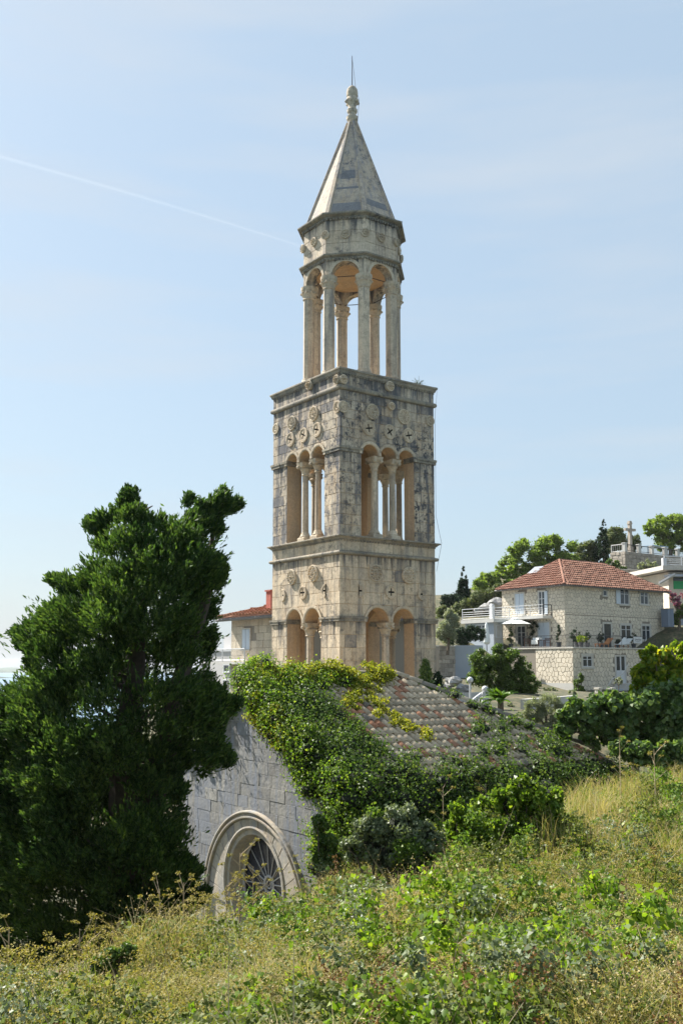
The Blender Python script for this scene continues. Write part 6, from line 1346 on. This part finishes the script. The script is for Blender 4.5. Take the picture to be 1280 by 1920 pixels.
# fennel: stems carrying flat umbels of tiny yellow florets
x, y = scatter(1500, 3.4, 19); px, py = pxy(x, y, ground_z(x, y)); w_ = fbm(x, y, 1.6, 21) + np.where(px < 620, .12, -.05); k = w_ > .50; x = x[k]; y = y[k]; gz = ground_z(x, y); h = Hh(x, y) + rg.uniform(.08, .38, len(x)) * np.clip(y / 8, .6, 1.2)
nu = 7; lf = 20; U = rg.normal(0, .10, (len(x), nu, 2)); uz = (gz + h)[:, None] - rg.uniform(0, .3, (len(x), nu))
cx = x[:, None] + U[..., 0]; cy = y[:, None] + U[..., 1]; R = rg.uniform(.02, .05, (len(x), nu)) * (1 + .02 * y[:, None])
a = rg.uniform(0, 6.28, (len(x), nu, lf)); r_ = np.sqrt(rg.random((len(x), nu, lf))) * R[..., None]
P = np.stack([cx[..., None] + r_ * np.cos(a), cy[..., None] + r_ * np.sin(a), uz[..., None] + .25 * R[..., None] + rg.normal(0, .008, a.shape) - r_ * .3], -1).reshape(-1, 3)
ys_ = np.repeat(y, nu * lf); leafcloud('fennel_umbels', P, np.tile([0, 0, 1.0], (len(P), 1)), .011 * (1 + .05 * ys_) * rg.uniform(.7, 1.3, len(P)), M_FEN, None, .8, kind='stuff', rng=rg, jit=.8)
sx = np.repeat(x, 3); sy = np.repeat(y, 3); tri_blades('fennel_stems', sx + rg.normal(0, .04, len(sx)), sy, ground_z(sx, sy), np.repeat(h, 3) * 1.1, .005 * (1 + .08 * sy), M_GRN, .25)
# feathery fennel foliage: dense very fine threads
x, y = scatter(60000, 3.4, 18); k = (fbm(x, y, 1.6, 21) > .44); x = x[k]; y = y[k]; tri_blades('fennel_threads', x, y, ground_z(x, y) + Hh(x, y) * rg.uniform(.1, .95, len(x)), rg.uniform(.06, .16, len(x)), .003 * (1 + .1 * y), M_GRN, .9, seg=1)
# dry grass, in drifts
x, y = scatter(130000, 3.3, 19); px, py = pxy(x, y, ground_z(x, y)); w_ = fbm(x, y, 1.3, 33) + np.where(px > 1080, .12, 0) + np.where((px > 480) & (px < 760) & (py > 1720), .12, 0) - np.where((px > 780) & (py > 1600) & (py < 1850), .10, 0)
k = w_ > .48; x = x[k]; y = y[k]; h = Hh(x, y) * rg.uniform(.7, 1.5, len(x)) + .08; tri_blades('dry_grass', x, y, ground_z(x, y), h, .0035 * (1 + .12 * y), M_DRY, .8)
n = len(x) // 2; q = rg.choice(len(x), n); P = np.stack([x[q] + rg.normal(0, .05, n), y[q] + rg.normal(0, .05, n), ground_z(x[q], y[q]) + h[q] * rg.uniform(.6, .95, n)], 1)
leafcloud('grass_seed_heads', np.concatenate([P, P + rg.normal(0, .03, P.shape)]), np.tile([0, 0, 1.0], (2 * n, 1)), .016 * (1 + .06 * np.tile(y[q], 2)), M_DRY, None, .35, kind='stuff', rng=rg, jit=1.0)
# tall grass standing on the upper right bank
for nm, mt, sd_ in (('tall_straw', M_DRY, 101), ('tall_green_grass', M_GRN, 102)):
    nn_ = 15000 if mt is M_DRY else 6000; x = rg.uniform(2.4, 7.6, nn_); y = rg.uniform(11.5, 18, nn_); px, py = pxy(x, y, ground_z(x, y)); k = (fbm(x, y, .8, sd_) > .5) & (px < 1330) & (px > 890); x = x[k]; y = y[k]
    tri_blades(nm, x, y, ground_z(x, y), rg.uniform(.3, .85, len(x)), .0035 * (1 + .12 * y), mt, .45, seg=3)
# arching tufts of straw
x, y = scatter(1500, 3.8, 18.5); px, py = pxy(x, y, ground_z(x, y)); k = fbm(x, y, 1.4, 71) + np.where((px > 1050) & (py < 1600), .12, 0) + np.where((px > 450) & (px < 780) & (py > 1700), .10, 0) > .56; x = x[k][:420]; y = y[k][:420]
nbl = 110; tx = np.repeat(x, nbl) + rg.normal(0, .035, len(x) * nbl); ty = np.repeat(y, nbl) + rg.normal(0, .035, len(x) * nbl); th_ = np.repeat(rg.uniform(.28, .6, len(x)), nbl) * rg.uniform(.6, 1.1, len(tx)); tri_blades('straw_tufts', tx, ty, ground_z(tx, ty) + .05, th_, .004 * (1 + .11 * ty), M_DRY, 1.0, seg=4, droop=.35)
x, y = scatter(26000, 3.3, 19); k = fbm(x, y, .9, 41) > .52; x = x[k]; y = y[k]; tri_blades('green_grass', x, y, ground_z(x, y), Hh(x, y) * rg.uniform(.6, 1.2, len(x)), .007 * (1 + .06 * y), M_GRN, .7)
# broad heart-shaped leaves of the climbing smilax and vines
def hearts(name, P, N, size, mat, label=None, kind='stuff', parent=None):
    n = len(P); N = N + rg.normal(0, .55, (n, 3)); N /= np.linalg.norm(N, axis=1)[:, None]; T = rg.normal(0, .5, (n, 3)) + np.array([0, -.3, -.9]); T -= (T * N).sum(1)[:, None] * N; T /= np.linalg.norm(T, axis=1)[:, None]; B = np.cross(N, T)
    shape = [(-.30, 0, 0), (-.46, .24, -.05), (-.22, .46, -.12), (.18, .34, -.10), (.58, 0, -.12), (.18, -.34, -.10), (-.22, -.46, -.12), (-.46, -.24, -.05)]
    V = np.empty((n, 8, 3))
    for i, (t_, b_, c_) in enumerate(shape): V[:, i] = P + (T * t_ + B * b_ + N * (c_ + .05)) * size[:, None]
    base = (np.arange(n) * 8)[:, None]; Fq = np.concatenate([base + np.array([[0, 1, 2, 3]]), base + np.array([[0, 3, 4, 4]])[:, :4] * 1, base + np.array([[0, 5, 6, 7]])], 0)
    # quads only: the tip is split in two by the midrib
    Fq = np.concatenate([base + np.array([[0, 1, 2, 3]]), base + np.array([[0, 5, 6, 7]])], 0); me = bpy.data.meshes.new(name); o = place(name, me, parent)
    tri = np.concatenate([base + np.array([[0, 3, 4]]), base + np.array([[0, 4, 5]])], 0); b0 = np.array(ORG[o.name]); me.vertices.add(n * 8); me.vertices.foreach_set('co', (V.reshape(-1, 3) - b0).astype(np.float32).ravel())
    lp = np.concatenate([Fq.ravel(), tri.ravel()]).astype(np.int32); me.loops.add(len(lp)); me.loops.foreach_set('vertex_index', lp); ls = np.concatenate([np.arange(len(Fq)) * 4, len(Fq) * 4 + np.arange(len(tri)) * 3]).astype(np.int32)
    me.polygons.add(len(ls)); me.polygons.foreach_set('loop_start', ls); me.materials.append(mat); me.update(calc_edges=True)
    if kind: o['kind'] = kind
    return o
def screen_patch(n, x0, x1, y0, y1, Ya, Yb):
    out = []
    px = rg.uniform(x0, x1, n); Y = Ya + (Yb - Ya) * rg.random(n); return px, Y
x, y = scatter(26000, 4.7, 15); gz = ground_z(x, y); px, py = pxy(x, y, gz)
w_ = fbm(x, y, 1.0, 55) + np.where((px > 850) & (py < 1860) & (py > 1560), .16, 0) + np.where((px > 650) & (px < 950) & (py > 1700), .07, 0) - np.where(px < 560, .10, 0) - np.where(py < 1500, .15, 0)
k = w_ > .585; x = x[k]; y = y[k]; z = gz[k] + Hh(x, y) * rg.uniform(.55, 1.15, len(x)); hearts('heart_leaved_vines', np.stack([x, y, z], 1), np.tile([-.2, -.55, .8], (len(x), 1)), rg.uniform(.03, .075, len(x)) * np.clip(y / 8.5, .55, 1.1), M_HT)
# rusty dock heads
x, y = scatter(420, 3.9, 17); px, py = pxy(x, y, ground_z(x, y)); w_ = fbm(x, y, 1.3, 63) + np.where((px > 620) & (px < 760) & (py > 1560), .15, 0) + np.where((px > 860) & (py < 1520), .15, 0); k = w_ > .60; x = x[k]; y = y[k]; gz = ground_z(x, y); h = Hh(x, y) + rg.uniform(.1, .3, len(x))
lf = 60; f = rg.random((len(x), lf)); P = np.stack([x[:, None] + rg.normal(0, .022, f.shape), y[:, None] + rg.normal(0, .022, f.shape), (gz + h)[:, None] - f * .22], -1).reshape(-1, 3); leafcloud('rusty_dock_heads', P, rg.normal(0, 1, P.shape), .016 * (1 + .05 * np.repeat(y, lf)), M_RUS, None, .8, kind='stuff', rng=rg)
tri_blades('dock_stems', x, y, gz, h * 1.3, .007 * (1 + .06 * y), M_RUS, .1)
# leaning dead stalks
mb = MB()
for i in range(260):
    u = rnd.uniform(-.42, .42); Y = 3.8 * (18 / 3.8) ** rnd.random(); x_ = u * Y; g = float(ground_z(x_, Y)[0]); a = rnd.uniform(0, 6.28); L = rnd.uniform(.3, .9); d = Vector((math.cos(a) * .8, math.sin(a) * .5, rnd.uniform(.4, 1.2))).normalized(); p = Vector((x_, Y, g + .1)); s_ = d.cross(UP) * rnd.uniform(-.15, .15)
    mb.tube([p, p + d * L * .5 + s_ * L, p + d * L], [.003 * (1 + .05 * Y), .0025 * (1 + .05 * Y), .0012], 3)
mb.build('dead_stalks', M_STK)['kind'] = 'stuff'
# tall flowering stalks against the dark tree and the window
def umbel_plant(px, py_top, Y, h, label, n=9, mat=None):
    top = at(px, py_top, Y); t = thing('fennel_plant', label, 'plant', top - UP * h, 'tall fennel stalks along the crest'); m_ = MB(); P = []
    b0 = top - UP * h
    for i in range(n):
        f = rnd.uniform(.35, 1.0); q = b0.lerp(top, f); a = rnd.uniform(0, 6.28); e = q + Vector((math.cos(a), math.sin(a) * .7, .9)) * rnd.uniform(.08, .24); m_.tube([b0.lerp(top, f - .2), q, e], [.006, .005, .003], 4)
        for j in range(26): aa = rnd.uniform(0, 6.28); r_ = rnd.uniform(0, .045); P.append((e.x + r_ * math.cos(aa), e.y + r_ * math.sin(aa), e.z + rnd.uniform(-.012, .02)))
    m_.tube([b0, top], [.011, .004], 5); m_.build('stem', M_STK, t); P = np.array(P); leafcloud('umbel', P, np.tile([0, 0, 1.0], (len(P), 1)), .022, mat or M_FEN, t, .8, rng=rg, jit=.9, kind='stuff')
for px, py, Y, h, lab in ((300, 1668, 11.5, .9, 'tall thin fennel stalk against the dark cypress, third from the left edge'), (345, 1655, 11.8, .8, 'branching dry fennel stalk at the right foot of the cypress'), (275, 1690, 11, .8, 'short brown fennel stalk in front of the cypress'), (150, 1742, 9.5, .7, 'thin fennel stalk rising before the dark cypress, second from the left edge'), (18, 1740, 8.0, .8, 'straggling dry fennel stalk at the left edge of the photo'),
        (450, 1600, 12.2, 1.2, 'tall yellow fennel in front of the left side of the rose window'), (475, 1625, 12.4, 1.1, 'bushy yellow fennel below the rose window glass'), (500, 1655, 12.2, .9, 'low fennel just right of the rose window centre'), (425, 1660, 12, .8, 'fennel at the left foot of the window arch'), (1160, 1380, 16, 1.0, 'tall dry stalk in front of the fig bush, left one'), (1225, 1405, 15.5, 1.0, 'tall dry stalk in front of the fig bush, right one'), (910, 1470, 14.5, .9, 'dry stalk before the dark ivy, right of the roof'), (830, 1475, 14.2, .8, 'dry stalk before the dark ivy under the tiles')):
    umbel_plant(px, py, Y, h, lab, 12 if 'yellow' in lab or 'fennel' in lab and px > 400 else 7)
# shrubs that stand out on the slope
def shrub(label, blobs, Y, n, size, mat, mper=20, aspect=.7, fr_=.3):
    cs, rs = sub(blobs, Y, mper, fr_); b0 = at(blobs[0][0], max(b[1] + b[2] for b in blobs), Y); t = thing('shrub', label, 'shrub', b0, 'bushes on the slope'); P, N = lumps(cs, rs, n, rg, inner=.25); leafcloud('foliage', P, N, size, mat, t, aspect, rng=rg)['kind'] = 'stuff'
    m_ = MB()
    for c in rnd.sample(cs, min(9, len(cs))): m_.tube([b0 - UP * .3, b0.lerp(Vector(c), .6), Vector(c)], [.02, .012, .005], 4)
    m_.build('stem', M_TWIG, t)
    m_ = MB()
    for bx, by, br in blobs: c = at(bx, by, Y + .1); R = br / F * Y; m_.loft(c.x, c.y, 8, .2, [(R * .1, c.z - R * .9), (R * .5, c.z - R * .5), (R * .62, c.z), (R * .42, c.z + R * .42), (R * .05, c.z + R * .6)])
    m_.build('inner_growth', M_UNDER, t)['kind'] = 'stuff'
shrub('rounded grey-green bush in front of the ivy, left of centre', [(700, 1560, 38), (750, 1550, 42), (800, 1575, 36), (720, 1600, 38), (775, 1605, 38), (665, 1590, 26)], 13.0, 17000, .045, M_GRY)
shrub('bright green leafy bush at the centre right, below the roof end', [(985, 1480, 34), (1020, 1500, 36), (950, 1500, 30), (1000, 1530, 36), (1040, 1540, 30), (900, 1520, 24), (1060, 1570, 24)], 13.6, 12000, .065, M_HT)
shrub('small bright green bush between the grey bush and the bright one', [(860, 1520, 22), (885, 1545, 24), (855, 1555, 22), (920, 1560, 24)], 13.2, 6000, .06, M_HT)
shrub('light green ivy clump at the right foot of the gable wall', [(600, 1545, 20), (612, 1580, 22), (602, 1610, 18), (625, 1620, 22)], 15.0, 7000, .06, M_IVY)
shrub('dark green bush at the left, under the cypress', [(205, 1800, 22), (240, 1790, 20), (180, 1812, 18)], 9.2, 5000, .04, M_IVY)

# ================================================================ the hazy air
hb_ = MB(); hb_.box(Fr((0, 0, 0), (1, 0, 0), (0, 1, 0)), -4400, 4400, -4400, 4400, -36, 26)
hm = bpy.data.materials.new('sea_haze'); hm.use_nodes = True; nt = hm.node_tree; nt.nodes.clear(); pv = nt.nodes.new('ShaderNodeVolumePrincipled'); pv.inputs['Density'].default_value = .00008; pv.inputs['Color'].default_value = (.93, .96, 1, 1); pv.inputs['Anisotropy'].default_value = .3
ou = nt.nodes.new('ShaderNodeOutputMaterial'); nt.links.new(pv.outputs[0], ou.inputs['Volume']); h_ = hb_.build('haze', hm); h_['kind'] = 'stuff'
